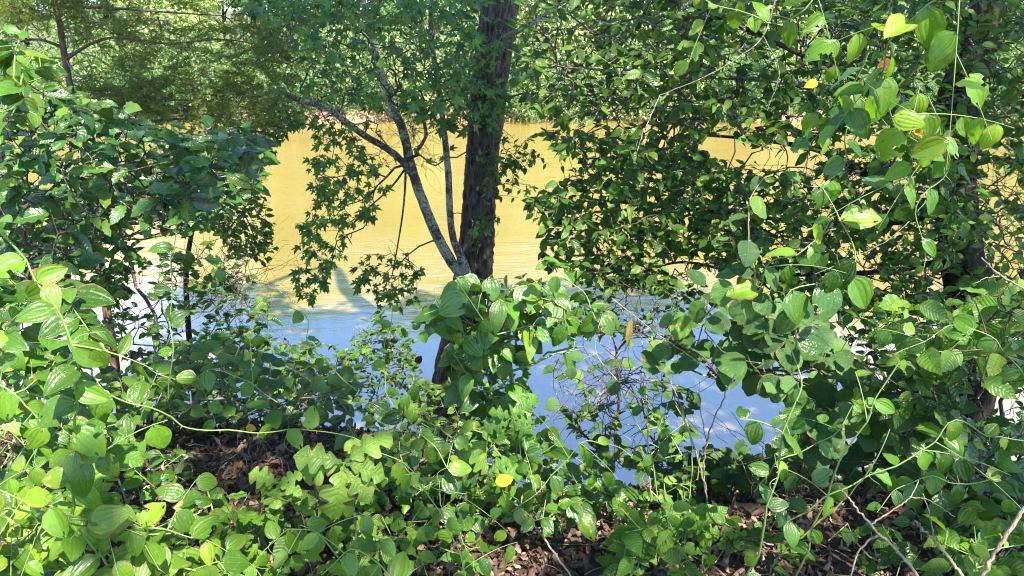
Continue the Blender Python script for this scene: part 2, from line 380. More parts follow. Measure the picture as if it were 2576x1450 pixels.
def w_brier(t, k=0.40): return max(0.004, k * math.sin(math.pi * min(1, t ** 0.66)) ** 0.72) if 0 < t < 1 else (0.05 if t <= 0 else 0.004)
def w_ell(t, k=0.25): return max(0.006, k * math.sin(math.pi * t ** 0.88) ** 0.85) if 0 < t < 1 else 0.006
def w_serr(t, k=0.27): return max(0.006, k * math.sin(math.pi * t ** 0.74) ** 0.95 * (1 + 0.09 * (((t * 13) % 1) - 0.5))) if 0 < t < 1 else 0.006
def w_holly(t, k=0.27): return max(0.006, k * math.sin(math.pi * t ** 0.95) ** 0.7 * (1 + 0.16 * math.sin(t * 26))) if 0 < t < 1 else 0.01
def w_oak(t, k=0.33): return max(0.014, k * (0.16 + 0.84 * math.sin(math.pi * t ** 1.35) ** 0.9) * (1 - 0.62 * abs(math.sin(math.pi * (3.4 * t ** 0.9 + 0.1))) ** 5)) if 0 < t < 0.99 else 0.02
def w_grape(t, k=0.44): return max(0.006, k * math.sin(math.pi * t ** 0.72) ** 0.62 * (1 + 0.05 * (((t * 15) % 1) - 0.5))) if 0 < t < 1 else 0.03
def maple_r(th):
    th = (th + math.pi) % (2 * math.pi) - math.pi; a = abs(th)
    lob = [(0, 0.60, 0.30), (0.95, 0.52, 0.26), (1.95, 0.34, 0.26)]
    r = 0.20
    for c, h, w in lob: r = max(r, h * max(0, 1 - abs(a - c) / w / 1.9) ** 0.75)
    if a > 2.75: r = 0.13
    return r
T = {}
T['brier'] = [strip_leaf(lambda t, k=k: w_brier(t, k), 9, 7, 0.12, fo, cu, 0.02, s, tw, 0.10) for k, fo, cu, s, tw in ((0.39, .22, .16, 1, .1), (0.30, .34, .24, 2, -.15), (0.42, .12, .30, 3, .25), (0.34, .48, .12, 4, -.1), (0.26, .3, .4, 5, .3), (0.36, -.15, .45, 6, -.3))]
T['brier'].append(strip_leaf(lambda t: w_brier(t, 0.4), 9, 7, 0.12, .2, .2, 0.03, 7, .1, 0.10, bite=[(4, 5), (5, 5), (6, 5), (5, 4)]))
T['brier'].append(strip_leaf(lambda t: w_brier(t, 0.37), 9, 7, 0.12, .3, .3, 0.03, 9, -.2, 0.10, bite=[(2, 0), (3, 0), (3, 1), (6, 4)]))
T['brier'].append(strip_leaf(lambda t: w_brier(t, 0.33), 9, 7, 0.12, .4, .1, 0.03, 11, .3, 0.10, bite=[(6, 2), (7, 2), (7, 3), (7, 1)]))
T['brier_s'] = [strip_leaf(lambda t, k=k: w_brier(t, k), 6, 5, 0.12, fo, cu, 0.02, s, tw, 0.08) for k, fo, cu, s, tw in ((0.38, .22, .16, 1, .1), (0.32, .34, .24, 2, -.15), (0.41, .12, .30, 3, .2), (0.27, .45, .35, 5, .3))]
T['elm'] = [strip_leaf(lambda t, k=k: w_serr(t, k), 8, 3, 0.08, fo, cu, 0.02, s, tw) for k, fo, cu, s, tw in ((0.27, .25, .2, 1, .1), (0.22, .5, .4, 2, -.3), (0.30, .15, .1, 3, .1), (0.25, .35, -.2, 4, .4))]
T['elm_big'] = [strip_leaf(lambda t, k=k: w_serr(t, k), 15, 5, 0.06, fo, cu, 0.03, s, tw) for k, fo, cu, s, tw in ((0.29, .25, .2, 1, .1), (0.26, .35, .3, 2, -.2), (0.31, .15, .1, 3, .1))]
T['elm_big'].append(strip_leaf(lambda t: w_serr(t, .29), 15, 5, 0.06, .25, .2, .03, 5, 0, bite=[(7, 0), (8, 0), (8, 1), (11, 3)]))
T['holly'] = [strip_leaf(lambda t, k=k: w_holly(t, k), 11, 5, 0.06, fo, cu, 0.03, s, tw) for k, fo, cu, s, tw in ((0.22, .35, .2, 1, .1), (0.18, .5, .35, 2, -.2), (0.25, .25, .45, 3, .15), (0.20, .6, .1, 4, .3))]
T['slim'] = [strip_leaf(lambda t: w_ell(t, .12), 8, 3, 0.05, .9, .3, .05, 1, .5)]
T['oak'] = [strip_leaf(lambda t, k=k: w_oak(t, k), 34, 5, 0.05, fo, cu, 0.04, s, tw) for k, fo, cu, s, tw in ((0.36, .15, .25, 1, .15), (0.30, .4, .4, 2, -.3), (0.40, .1, .05, 3, .1), (0.33, -.2, .35, 5, .3))]
T['grape'] = [strip_leaf(lambda t, k=k: w_grape(t, k), 14, 5, 0.08, fo, cu, 0.02, s, tw, 0.08) for k, fo, cu, s, tw in ((0.42, .15, .2, 1, .1), (0.38, .25, .1, 2, -.1), (0.45, .1, .25, 3, .1))]
T['maple'] = [fan_leaf(maple_r, 22, 0.12, fo, cu, s) for fo, cu, s in ((.25, .2, 0), (.4, .3, 1), (.1, .35, 2))]
T['cheap'] = [strip_leaf(lambda t, k=k: w_ell(t, k), 4, 3, 0, .3, .25, 0, s, .2, petiole=False) for k, s in ((.3, 1), (.26, 2))]
T['tiny'] = [(np.array([(0, 0, 0), (-.28, .5, .08), (0, 1, -.12), (.28, .5, .08)], float), np.array([(0, 3, 2, 1)]), np.array([(.5, 0), (0, .5), (.5, 1), (1, .5)], float))]
def cedar_spray(seed):
    rs = np.random.RandomState(seed); V = []; F = []; UV = []
    def blade(p, d, L, w):
        s = nrm(np.cross(d, rs.normal(size=3))) * w; b = len(V)
        V.extend([p - s, p + s, p + d * L + s * .4, p + d * L - s * .4]); F.append((b, b + 1, b + 2, b + 3)); UV.extend([(.5, 0), (.5, 0), (.5, 1), (.5, 1)])
    blade(np.zeros(3), np.array([0, 1, 0.]), 0.9, 0.012)
    for i in range(16):
        tt = 0.12 + 0.85 * i / 16; sgn = 1 if i % 2 else -1
        d = nrm(np.array([sgn * 0.75, 0.8, rs.normal() * .35])); L = 0.38 * (1.1 - tt * .7)
        p = np.array([0, tt * .9, 0.]); blade(p, d, L, 0.018)
        for k in range(3):
            q = p + d * L * (.35 + .25 * k); dd = nrm(d + rs.normal(size=3) * .7); blade(q, dd, L * .45, .018)
    return np.array(V), np.array(F), np.array(UV)
T['cedar'] = [cedar_spray(s) for s in (1, 2, 3)]

_shared = {}
def leaf_meshes(kind, matname):
    k = (kind, matname)
    if k not in _shared:
        _shared[k] = [mesh_np('leaf', V, F, UV, M[matname]) for V, F, UV in T[kind]]
    return _shared[k]
def frames(d, n):
    y = nrm(d); z = n - (n * y).sum(1, keepdims=True) * y; z = nrm(z); x = np.cross(y, z)
    return np.stack([x, y, z], 2)                    # (N,3,3) columns x,y,z
def merged_leaves(kind, P, D, N, Sz, rs, mat, name='foliage'):
    TT = T[kind]; ch = rs.randint(len(TT), size=len(P)); Rm = frames(D, N)
    VV = []; FF = []; UU = []; off = 0
    for k, (V, F, UV) in enumerate(TT):
        s = np.where(ch == k)[0]
        if not len(s): continue
        W = np.einsum('nij,vj->nvi', Rm[s], V) * Sz[s][:, None, None] + P[s][:, None]
        VV.append(W.reshape(-1, 3)); nv = len(V)
        FF.append((F[None] + (off + np.arange(len(s)) * nv)[:, None, None]).reshape(-1, F.shape[1])); off += len(s) * nv
        UU.append(np.tile(UV, (len(s), 1)))
    return mesh_np(name, np.vstack(VV), FF, np.vstack(UU), mat)
def put_leaves(root, base, kind, matname, P, D, N, Sz, rs, nparts=300, name='leaf', minpx=14):
    "the leaves that show largest as parts of their own, the rest as one part"
    if not len(P): return
    u, v, z = proj(P); px = FPX * Sz / np.maximum(z, .1)
    vis = (z > .3) & (u > -40) & (u < 2616) & (v > -40) & (v < 1490)
    score = np.where(vis, px, 0); order = np.argsort(-score)
    sel = [i for i in order[:nparts] if score[i] >= minpx]
    ms = leaf_meshes(kind, matname); Rm = frames(D, N)
    for i in sel:
        o = bpy.data.objects.new(name, ms[rs.randint(len(ms))]); COL.objects.link(o); o.parent = root
        m = Matrix.Identity(4); r = Rm[i] * Sz[i]
        for a in range(3):
            for b in range(3): m[a][b] = float(r[a, b])
            m[a][3] = float(P[i, a] - base[a])
        o.matrix_basis = m
    rest = np.ones(len(P), bool); rest[sel] = False
    if rest.sum():
        me = merged_leaves(kind, P[rest] - base, D[rest], N[rest], Sz[rest], rs, M[matname])
        add_mesh('foliage', me, root, kind='stuff')

# ------------------------------------------------------------------ clear windows: where the photograph looks through to the water
WIN = [
    [(745, 315), (790, 325), (775, 390), (790, 440), (758, 470), (775, 540), (738, 575), (768, 605), (760, 660), (735, 700), (650, 680), (690, 640), (692, 560), (665, 480), (655, 430), (700, 375)],
    [(940, 300), (1095, 300), (1105, 360), (1160, 330), (1165, 470), (1155, 610), (1125, 640), (1050, 600), (1060, 520), (1000, 370)],
    [(1258, 290), (1300, 300), (1290, 350), (1340, 375), (1335, 440), (1312, 520), (1350, 560), (1352, 620), (1330, 685), (1255, 690), (1240, 650)],
    [(880, 600), (1000, 590), (1060, 640), (1080, 690), (1060, 720), (1030, 650), (940, 640), (900, 680), (840, 730), (860, 660)],
    [(600, 700), (700, 705), (790, 780), (880, 790), (950, 800), (930, 850), (860, 860), (760, 840), (700, 780), (620, 760)],
    [(1045, 745), (1105, 705), (1110, 760), (1062, 800), (1095, 880), (1100, 965), (1040, 930), (1050, 830)],
    [(1330, 835), (1430, 840), (1560, 860), (1620, 900), (1650, 990), (1570, 1020), (1470, 960), (1440, 900), (1420, 1000), (1350, 960), (1340, 880)],
    [(1550, 720), (1640, 730), (1690, 800), (1690, 850), (1600, 840), (1530, 790)],
    [(1480, 1020), (1640, 1010), (1700, 1090), (1720, 1140), (1640, 1150), (1560, 1080)],
    [(1740, 960), (1850, 1000), (1930, 980), (2060, 1060), (2010, 1120), (1900, 1120), (1780, 1110), (1720, 1050)],
    [(1615, 1180), (1670, 1130), (1690, 1180), (1650, 1240)],
    [(2180, 940), (2260, 960), (2250, 1010), (2190, 1000)],
    [(2400, 970), (2576, 930), (2576, 1080), (2430, 1020)],
    [(1880, 375), (1960, 365), (2080, 400), (2060, 445), (1900, 430)],
    [(1790, 292), (1870, 290), (1870, 325), (1800, 325)],
    [(2455, 390), (2576, 420), (2576, 520), (2460, 480)],
    [(2470, 540), (2576, 560), (2576, 680), (2500, 640)],
    [(2130, 640), (2180, 620), (2230, 690), (2190, 710)],
    [(290, 560), (420, 540), (560, 600), (640, 700), (540, 680), (440, 640), (300, 640)],
    [(300, 700), (420, 690), (420, 780), (300, 790)],
]
WIN.append([(912, 70), (972, 70), (1035, 290), (1000, 300), (950, 190)])
WIN.append([(700, 222), (780, 240), (880, 290), (1000, 370), (1030, 420), (1000, 420), (900, 350), (800, 285), (700, 250)])
LIT = [[(1680, 640), (1790, 640), (1800, 700), (1690, 720)]]
WIN += LIT
THIN = [[(1290, -40), (1490, -40), (1500, 120), (1440, 250), (1290, 340)], [(690, 110), (930, 100), (930, 275), (760, 270)], [(280, -40), (640, -40), (660, 70), (330, 100)],
        [(1400, 240), (1620, 240), (1760, 340), (1430, 345)], [(960, 40), (1100, 20), (1110, 250), (980, 240)], [(360, 110), (560, 90), (560, 240), (400, 250)], [(1560, 20), (1660, 40), (1640, 120), (1560, 100)],
        [(1830, 180), (1900, 190), (1880, 240), (1810, 230)], [(1330, 370), (1480, 380), (1500, 470), (1380, 470)]]
def clear_keep(P, rs, strength=0.93):
    u, v, z = proj(P); bad = np.zeros(len(P), bool)
    for w in WIN: bad |= inpoly(u + rs.normal(size=len(P)) * 7, v + rs.normal(size=len(P)) * 7, w)
    thin = np.zeros(len(P), bool)
    for w in THIN: thin |= inpoly(u + rs.normal(size=len(P)) * 25, v + rs.normal(size=len(P)) * 25, w)
    return ~(bad & (rs.rand(len(P)) < strength)) & ~(thin & (rs.rand(len(P)) < .62))

# ------------------------------------------------------------------ plants
def sample_poly(poly, n, rs):
    p = np.array(poly, float); lo, hi = p.min(0), p.max(0); out = []
    while len(out) < n:
        q = lo + (hi - lo) * rs.rand(n * 3, 2); k = inpoly(q[:, 0], q[:, 1], poly); out.extend(q[k].tolist())
    return np.array(out[:n])
DENS = 3.3
def region_targets(regs, rs):
    out = []
    for poly, (d0, d1), n in regs:
        q = sample_poly(poly, int(n * DENS), rs)
        for u, v in q: out.append(at(u, v, d0 + (d1 - d0) * rs.rand()))
    return np.array(out)
def grow(nodes0, targets, rs, step=0.12, wig=0.25, tip=0.0022, pipe=0.42, bias=0.35, droop=0.0):
    "nodes0 (n,3): limbs already there, with parents nodes0par; returns nodes, parent, count"
    nodes = [np.array(p) for p in nodes0[0]]; par = list(nodes0[1]); plen = [0.0] * len(nodes)
    for i, p in enumerate(par):
        if p >= 0: plen[i] = plen[p] + np.linalg.norm(nodes[i] - nodes[p])
    n0 = len(nodes)
    order = np.argsort(((targets[:, None] - np.array(nodes)[None]) ** 2).sum(-1).min(1))
    A = np.zeros((len(nodes) + len(targets) * 60, 3)); A[:len(nodes)] = nodes; PL = np.zeros(len(A)); PL[:len(nodes)] = plen; n = len(nodes)
    for ti in order:
        tg = targets[ti]; d = np.linalg.norm(A[:n] - tg, axis=1); j = int(np.argmin(d + bias * PL[:n] * 0.3))
        L = d[j]; k = max(1, min(50, int(math.ceil(L / step)))); s = A[j]
        dirp = nrm(A[j] - A[par[j]]) if par[j] >= 0 else np.array([0, 0, 1.0])
        c1 = s + dirp * L * 0.3 + rs.normal(size=3) * L * wig * .35; c2 = tg + (s - tg) * .3 + np.array([0, 0, L * .12]) + rs.normal(size=3) * L * wig * .25
        prev = j
        for q in range(1, k + 1):
            tt = q / k; p = (1 - tt) ** 3 * s + 3 * (1 - tt) ** 2 * tt * c1 + 3 * (1 - tt) * tt * tt * c2 + tt ** 3 * tg
            p = p + rs.normal(size=3) * step * 0.10 + np.array([0, 0, -droop * tt * tt * L])
            if n >= len(A): break
            A[n] = p; PL[n] = PL[prev] + L / k; par.append(prev); prev = n; n += 1
    A = A[:n]; cnt = np.zeros(n); has = np.zeros(n, bool)
    for i in range(n):
        if par[i] >= 0: has[par[i]] = True
    cnt[~has] = 1
    for i in range(n - 1, -1, -1):
        if par[i] >= 0: cnt[par[i]] += cnt[i]
    return A, np.array(par), cnt, n0
def chains_of(A, par, rad, start=0):
    n = len(A); kids = [[] for _ in range(n)]
    for i in range(n):
        if par[i] >= 0: kids[par[i]].append(i)
    out = []
    for i in range(n):
        p = par[i]
        if i < start: continue
        if p >= 0 and p >= start and kids[p][0] == i: continue
        ch = [p] if p >= 0 else []; j = i
        rr = [min(rad[p], rad[i] * 1.1)] if p >= 0 else []
        while True:
            ch.append(j); rr.append(rad[j])
            if not kids[j]: break
            j = kids[j][0]
        out.append((A[ch], np.array(rr)))
    return out
def limb_nodes(paths):
    "paths: list of (pts (world), attach) merged in a node list; attach = index of node to hang from or -1"
    nodes = []; par = []
    ends = []
    for pts, att in paths:
        prev = att if att is not None else -1
        if callable(prev): prev = prev(nodes)
        for k, p in enumerate(pts):
            nodes.append(np.array(p, float)); par.append(prev); prev = len(nodes) - 1
        ends.append(prev)
    return nodes, par
def twig_leaves(A, par, cnt, n0, rs, per=1.6, maxcnt=5, size=0.07, sv=0.25, up=0.8, sun=0.35, camw=0.35, droop=0.25, spread=1.0, petiole=0.0, rnd=0.45):
    idx = np.array([i for i in range(n0, len(A)) if cnt[i] <= maxcnt])
    if not len(idx): return [np.zeros((0, 3))] * 3 + [np.zeros(0)]
    reps = rs.poisson(per, size=len(idx)); reps[cnt[idx] == 1] = np.maximum(reps[cnt[idx] == 1], 1)
    ii = np.repeat(idx, reps); p0 = A[par[ii]]; p1 = A[ii]; P = p0 + (p1 - p0) * rs.rand(len(ii), 1)
    Td = nrm(p1 - p0); side = nrm(np.cross(Td, np.array([0, 0, 1.0])) + 1e-4); sg = np.where(rs.rand(len(ii)) < .5, 1, -1)[:, None]
    D = nrm(Td * 0.55 + side * sg * spread + np.array([0, 0, -droop]) + rs.normal(size=P.shape) * .3)
    toc = nrm(CAM - P)
    N = nrm(np.array([0, 0, up]) + SUN * sun + toc * camw + rs.normal(size=P.shape) * rnd)
    Sz = size * np.clip(1 + rs.normal(size=len(P)) * sv, .45, 1.6)
    return [P, D, N, Sz]

def bush(name, label, cat, leafkind, matname, regs, roots, size, rs_seed, per=1.6, nparts=300, step=None, twigmat='twig', tip=0.0016, pipe=0.40,
         up=0.8, sun=0.35, camw=0.35, droop=0.25, group=None, limbs=None, trunkmat=None, rmax=0.02, win=0.93, wig=0.3, maxcnt=5, rnd=0.45, minpx=14, extra=None):
    """roots: list of world base points; limbs: list of (pts, radii) explicit paths that the twigs start from"""
    rs = np.random.RandomState(rs_seed); base = np.array(roots[0], float)
    root = empty(name, base, label, cat, group)
    nodes = []; par = []
    for r in roots:
        nodes.append(np.array(r, float)); par.append(-1)
    starts = []
    if limbs:
        for pts, rad, att in limbs:
            pts = np.asarray(pts)
            prev = (np.argmin([np.linalg.norm(q - pts[0]) for q in nodes]) if att else -1)
            for k, p in enumerate(pts):
                if k % 2 and k < len(pts) - 1: continue
                nodes.append(p); par.append(int(prev)); prev = len(nodes) - 1
    tg = region_targets(regs, rs)
    A, par, cnt, n0 = grow((nodes, par), tg, rs, step or size * 1.3, wig)
    rad = np.minimum(tip * cnt ** pipe, rmax)
    ch = chains_of(A, par, rad, n0)
    keep = []
    for P, r in ch:
        keep.append((P - base, r))
    V, F, UV = tubes(keep, 4)
    if len(V): add_mesh('twigs', mesh_np('twigs', V, F, UV, M[twigmat]), root, kind='stuff')
    P, D, N, Sz = twig_leaves(A, par, cnt, n0, rs, per, maxcnt, size, up=up, sun=sun, camw=camw, droop=droop, rnd=rnd)
    k = clear_keep(P, rs, win); ok = k & (P[:, 2] > terrain(P[:, 0], P[:, 1]) + 0.02) & (np.linalg.norm(P - CAM, axis=1) > 0.9)
    put_leaves(root, base, leafkind, matname, P[ok], D[ok], N[ok], Sz[ok], rs, nparts, minpx=minpx)
    if extra: extra(root, base, rs)
    return root, base, A, par, cnt

def bark_tube(name, P, r, mat, k=40, ridge=0.12, seed=0, base=(0, 0, 0), freq=9):
    "trunk with real furrows"
    P = np.asarray(P, float); n = len(P); T_ = nrm(np.gradient(P, axis=0)); a = np.array([1.0, 0.05, 0.0])
    N1 = nrm(np.cross(T_, np.cross(a, T_))); B = np.cross(T_, N1); L = np.concatenate([[0], np.cumsum(np.linalg.norm(np.diff(P, axis=0), axis=1))])
    V = np.zeros((n, k, 3)); UV = np.zeros((n, k, 2))
    for i in range(n):
        for j in range(k):
            th = 2 * math.pi * j / k
            q = Vector((math.cos(th) * freq * 0.55, math.sin(th) * freq * 0.55, L[i] * 5.0 + seed))
            h = 1 - abs(mnoise.noise(q)) * 2.6
            h2 = mnoise.noise(q * 2.7)
            rr = r[i] * (1 + ridge * (h - .4) + ridge * .4 * h2 + 0.06 * mnoise.noise(Vector((math.cos(th), math.sin(th), L[i] * .9 + seed))))
            V[i, j] = P[i] + rr * (math.cos(th) * N1[i] + math.sin(th) * B[i]); UV[i, j] = (j / k, L[i])
    i = np.arange(n - 1)[:, None] * k; j = np.arange(k)[None]; j2 = (j + 1) % k
    F = np.stack([i + j, i + j2, i + k + j2, i + k + j], -1).reshape(-1, 4)
    return mesh_np(name, V.reshape(-1, 3) - np.asarray(base), F, UV.reshape(-1, 2), mat)
def path(uvd, n=10): return catmull([at(*q) for q in uvd], n)
def gz(x, y): return float(terrain(x, y))
def ground_pt(u, y):
    x = (u - 1288) / FPX * y * 1.1; return np.array([x, y, gz(x, y) - 0.03])

def vine(label, pts, size, seed, n=None, mat='brier', leafkind='brier', r=0.0022, spacing=0.075, up=0.45, sun=0.4, camw=0.65, droop=0.55, group='greenbrier vines', stem='stem', shoots=0.25, thorns=True, name='greenbrier_vine', cat='vine', leafscale=None, skip=0.0, nodeleaf=1):
    rs = np.random.RandomState(seed); P = path(pts, 14) if not isinstance(pts, np.ndarray) else pts
    base = P[0].copy() if P[0, 2] < P[-1, 2] else P[-1].copy()
    root = empty(name, base, label, cat, group)
    L = np.concatenate([[0], np.cumsum(np.linalg.norm(np.diff(P, axis=0), axis=1))])
    def P_at(s): return np.array([np.interp(s, L, P[:, c]) for c in range(3)]).T
    ss = np.arange(0, L[-1], 0.02); Q = P_at(ss)
    node_s = np.arange(spacing * .5, L[-1], spacing); node_s = node_s + rs.normal(size=len(node_s)) * spacing * .18
    # slight zig-zag at the nodes
    side = nrm(np.cross(nrm(np.gradient(Q, axis=0)), CAM - Q)); zz = np.interp(ss, np.sort(node_s), np.where(np.arange(len(node_s)) % 2, 1, -1) if len(node_s) else 0)
    Q = Q + side * (zz * spacing * 0.06)[:, None]
    rad = r * (0.55 + 0.45 * np.linspace(1, .0, len(Q)))
    ch = [(Q - base, rad)]
    LP = []; LD = []; LN = []; LS = []
    def leaf_at(p, td, sg, sz):
        sd = nrm(np.cross(td, nrm(CAM - p))); d = nrm(td * rs.uniform(-.1, .5) + sd * sg * rs.uniform(.5, 1.1) + np.array([0, 0, -droop * rs.uniform(.3, 1.6)]) + rs.normal(size=3) * .25)
        nn = nrm(np.array([0, 0, up]) + SUN * sun + nrm(CAM - p) * camw + rs.normal(size=3) * .38)
        LP.append(p); LD.append(d); LN.append(nn); LS.append(sz)
    tds = nrm(np.gradient(Q, axis=0)); k = 0
    for s in np.sort(node_s):
        i = min(len(Q) - 1, max(0, int(round(s / 0.02)))); p = Q[i]; td = tds[i]; k += 1
        f = 1.0 - 0.45 * max(0, (s / L[-1] - .75) / .25)
        if rs.rand() > skip:
            for _ in range(nodeleaf): leaf_at(p, td, 1 if k % 2 else -1, size * f * rs.uniform(.75, 1.18)); k += _ 
        if rs.rand() < shoots and s < L[-1] * .95:
            # side shoot with a few leaves
            sd = nrm(np.cross(td, nrm(CAM - p)) * (1 if rs.rand() < .5 else -1) + rs.normal(size=3) * .4 + td * .4); l2 = size * rs.uniform(1.6, 3.6); m = 7
            pts2 = np.array([p + sd * l2 * q / m + np.array([0, 0, -0.25 * l2 * (q / m) ** 2]) for q in range(m + 1)]); ch.append((pts2 - base, np.linspace(r * .6, r * .3, m + 1)))
            for q in range(2, m + 1, 2): leaf_at(pts2[q], nrm(pts2[q] - pts2[q - 1]), 1 if (q // 2) % 2 else -1, size * rs.uniform(.6, .95))
        if rs.rand() < .25:   # tendril
            d0 = nrm(rs.normal(size=3) + td); m = 12; tp = [p]; ang = rs.rand() * 6
            for q in range(m):
                d0 = nrm(d0 + 0.45 * np.array([math.cos(ang + q * .6), math.sin(ang + q * .6), -.3])); tp.append(tp[-1] + d0 * size * .12)
            ch.append((np.array(tp) - base, np.linspace(r * .3, r * .12, m + 1)))
    if thorns:
        for s in np.arange(0.02, L[-1], 0.045):
            i = int(s / .02)
            if i >= len(Q): break
            d = nrm(np.cross(tds[i], rs.normal(size=3))); ch.append((np.array([Q[i] + d * r * .4, Q[i] + d * (r + .006)]) - base, np.array([r * .45, r * .05])))
    V, F, UV = tubes(ch, 5); add_mesh('stem', mesh_np('stem', V, F, UV, M[stem]), root)
    if LP:
        P_, D_, N_, S_ = map(np.array, (LP, LD, LN, LS)); ok = np.linalg.norm(P_ - CAM, axis=1) > 0.7
        put_leaves(root, base, leafkind, mat, P_[ok], D_[ok], N_[ok], S_[ok], rs, 300, minpx=0)
    return root

def stick(name, label, cat, paths, mat, group=None, k=6):
    "a bare stick: paths = list of (uvd points, r0, r1); first is the main stem"
    main = path(paths[0][0]); base = main[0] if main[0, 2] < main[-1, 2] else main[-1]
    root = empty(name, base, label, cat, group)
    for i, (pp, r0, r1) in enumerate(paths):
        Q = path(pp, 8) - base; rs = np.random.RandomState(len(label) + i); Q = Q + rs.normal(size=Q.shape) * min(r0, 0.003) * 0.5
        V, F, UV = tubes([(Q, np.linspace(r0, r1, len(Q)))], k); add_mesh('stem' if i == 0 else 'side_twig', mesh_np('stem', V, F, UV, M[mat]), root)
    return root
# ------------------------------------------------------------------ far bank: trees, shrubs, drift wood
def far_variant(seed, H, W, nclump, nleaf, leafsize, matname, low=0.12):
    rs = np.random.RandomState(seed); P = []; D = []; N = []
    limbs = []; tr = np.array([[0, 0, -0.5], [0.1, 0, H * .25], [0.25 * rs.normal(), 0.2, H * .55], [0.4 * rs.normal(), 0, H * .85]]); tp = catmull(tr, 6)
    limbs.append((tp, np.linspace(0.16, 0.03, len(tp))))
    for c in range(nclump):
        z = H * (low + (1 - low) * rs.rand() ** 0.85); zz = (z / H - low) / (1 - low)
        rad = W * math.sqrt(max(0.05, math.sin(math.pi * (0.12 + 0.83 * zz)))) * (0.55 + 0.45 * rs.rand()); a = rs.rand() * 6.283
        c0 = np.array([math.cos(a) * rad, math.sin(a) * rad, z]); cr_ = rs.uniform(.6, 1.45)
        q = rs.normal(size=(nleaf, 3)); q = nrm(q) * (rs.rand(nleaf, 1) ** .45) * cr_ * np.array([1.25, 1.25, .62]); pp = c0 + q
        P.append(pp); D.append(nrm(q * .6 + rs.normal(size=q.shape) * .6 + [0, 0, -.35])); N.append(nrm(np.array([0, -.15, .7]) + q * .7 + rs.normal(size=q.shape) * .5))
        if c % 4 == 0:
            j = int(np.clip(zz * .8, 0.1, .95) * (len(tp) - 1)); s = tp[j]; mid = (s + c0) / 2 + [0, 0, -.2]
            limbs.append((catmull([s, mid, c0], 4), np.linspace(.06, .015, 9)))
    P = np.vstack(P); D = np.vstack(D); N = np.vstack(N); Sz = leafsize * rs.uniform(.6, 1.3, len(P))
    lm = merged_leaves('tiny', P, D, N, Sz, rs, M[matname], 'crown'); V, F, UV = tubes(limbs, 6)
    return mesh_np('trunk', V, F, UV, M['bark_dark']), lm
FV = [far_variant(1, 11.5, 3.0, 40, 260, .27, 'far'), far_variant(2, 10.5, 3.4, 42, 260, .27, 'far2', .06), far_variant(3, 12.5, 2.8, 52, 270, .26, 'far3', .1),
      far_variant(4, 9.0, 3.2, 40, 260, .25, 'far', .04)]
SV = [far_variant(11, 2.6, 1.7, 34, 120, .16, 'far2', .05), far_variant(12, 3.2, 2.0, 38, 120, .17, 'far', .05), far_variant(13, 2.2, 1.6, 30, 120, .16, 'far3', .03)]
def far_thing(name, label, cat, u, y, v, scale, rot, var, group, squash=1.0):
    x = (u - 1288) / FPX * (y * cp) * 1.02; z = gz(x, y)
    r = empty(name, (x, y, z), label, cat, group); r.rotation_euler = (0, 0, rot); r.scale = (scale, scale, scale * squash)
    add_mesh('trunk', var[0], r); add_mesh('crown', var[1], r)
FT = [  # u in photo, y, variant, scale, what it is like
    (-60, 49, 2, 0.75, 'tall deep green tree on the far bank at the left edge of the picture'),
    (140, 47.5, 3, 0.8, 'rounded light green tree on the far bank behind the leaning cedar trunk'),
    (300, 50, 0, 0.75, 'pale green tree across the river behind the bleached cedar twigs'),
    (430, 47, 1, 0.72, 'sunlit yellow-green tree across the river above the cedar spray'),
    (585, 49, 1, 0.85, 'brightest yellow-green tree left of the maple on the far bank'),
    (720, 51, 2, 0.85, 'deep green tree across the river behind the upper maple fork'),
    (800, 47.5, 0, 0.9, 'light green tree on the far bank over the pale clay landing'),
    (930, 50, 3, 1.1, 'broad green tree on the far bank behind the two lichened stems'),
    (1060, 47.5, 0, 1.0, 'light green tree on the far bank just left of the thick dark trunk'),
    (1180, 51, 2, 1.0, 'deep green tree on the far bank hidden half behind the thick dark trunk'),
    (1340, 47.5, 1, 1.0, 'bright yellow tree on the far bank just right of the thick dark trunk'),
    (1460, 50, 1, 1.0, 'second yellow-green tree right of the thick dark trunk across the river'),
    (1590, 48, 0, 1.0, 'pale green tree across the river behind the overhanging elm sprays'),
    (1730, 50, 3, 1.1, 'wide light green tree across the river seen through the elm crown'),
    (1860, 47.5, 1, 1.0, 'yellow-green tree standing over the clay strip in the elm crown gap'),
    (2010, 50, 2, 1.0, 'deep green tree on the far bank behind the hanging greenbrier column'),
    (2170, 48, 0, 1.0, 'light green tree on the far bank left of the right-hand trunk'),
    (2330, 50, 2, 1.0, 'dark green tree on the far bank behind the right-hand trunk'),
    (2480, 48, 3, 1.1, 'rounded green tree on the far bank right of the right-hand trunk'),
    (2650, 49, 0, 1.0, 'light green tree on the far bank at the right edge of the picture'),
]
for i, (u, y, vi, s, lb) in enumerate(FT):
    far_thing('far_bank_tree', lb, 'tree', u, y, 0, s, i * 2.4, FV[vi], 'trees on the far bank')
rs = np.random.RandomState(77)
rs = np.random.RandomState(77)
def near_tree(u):
    k = min(range(len(FT)), key=lambda q: abs(FT[q][0] - u)); w = FT[k][4].replace('on the far bank', '').replace('across the river', '').replace('standing', '').split()
    return (' '.join(w[:3]) + ' ' + ' '.join(w[3:]))
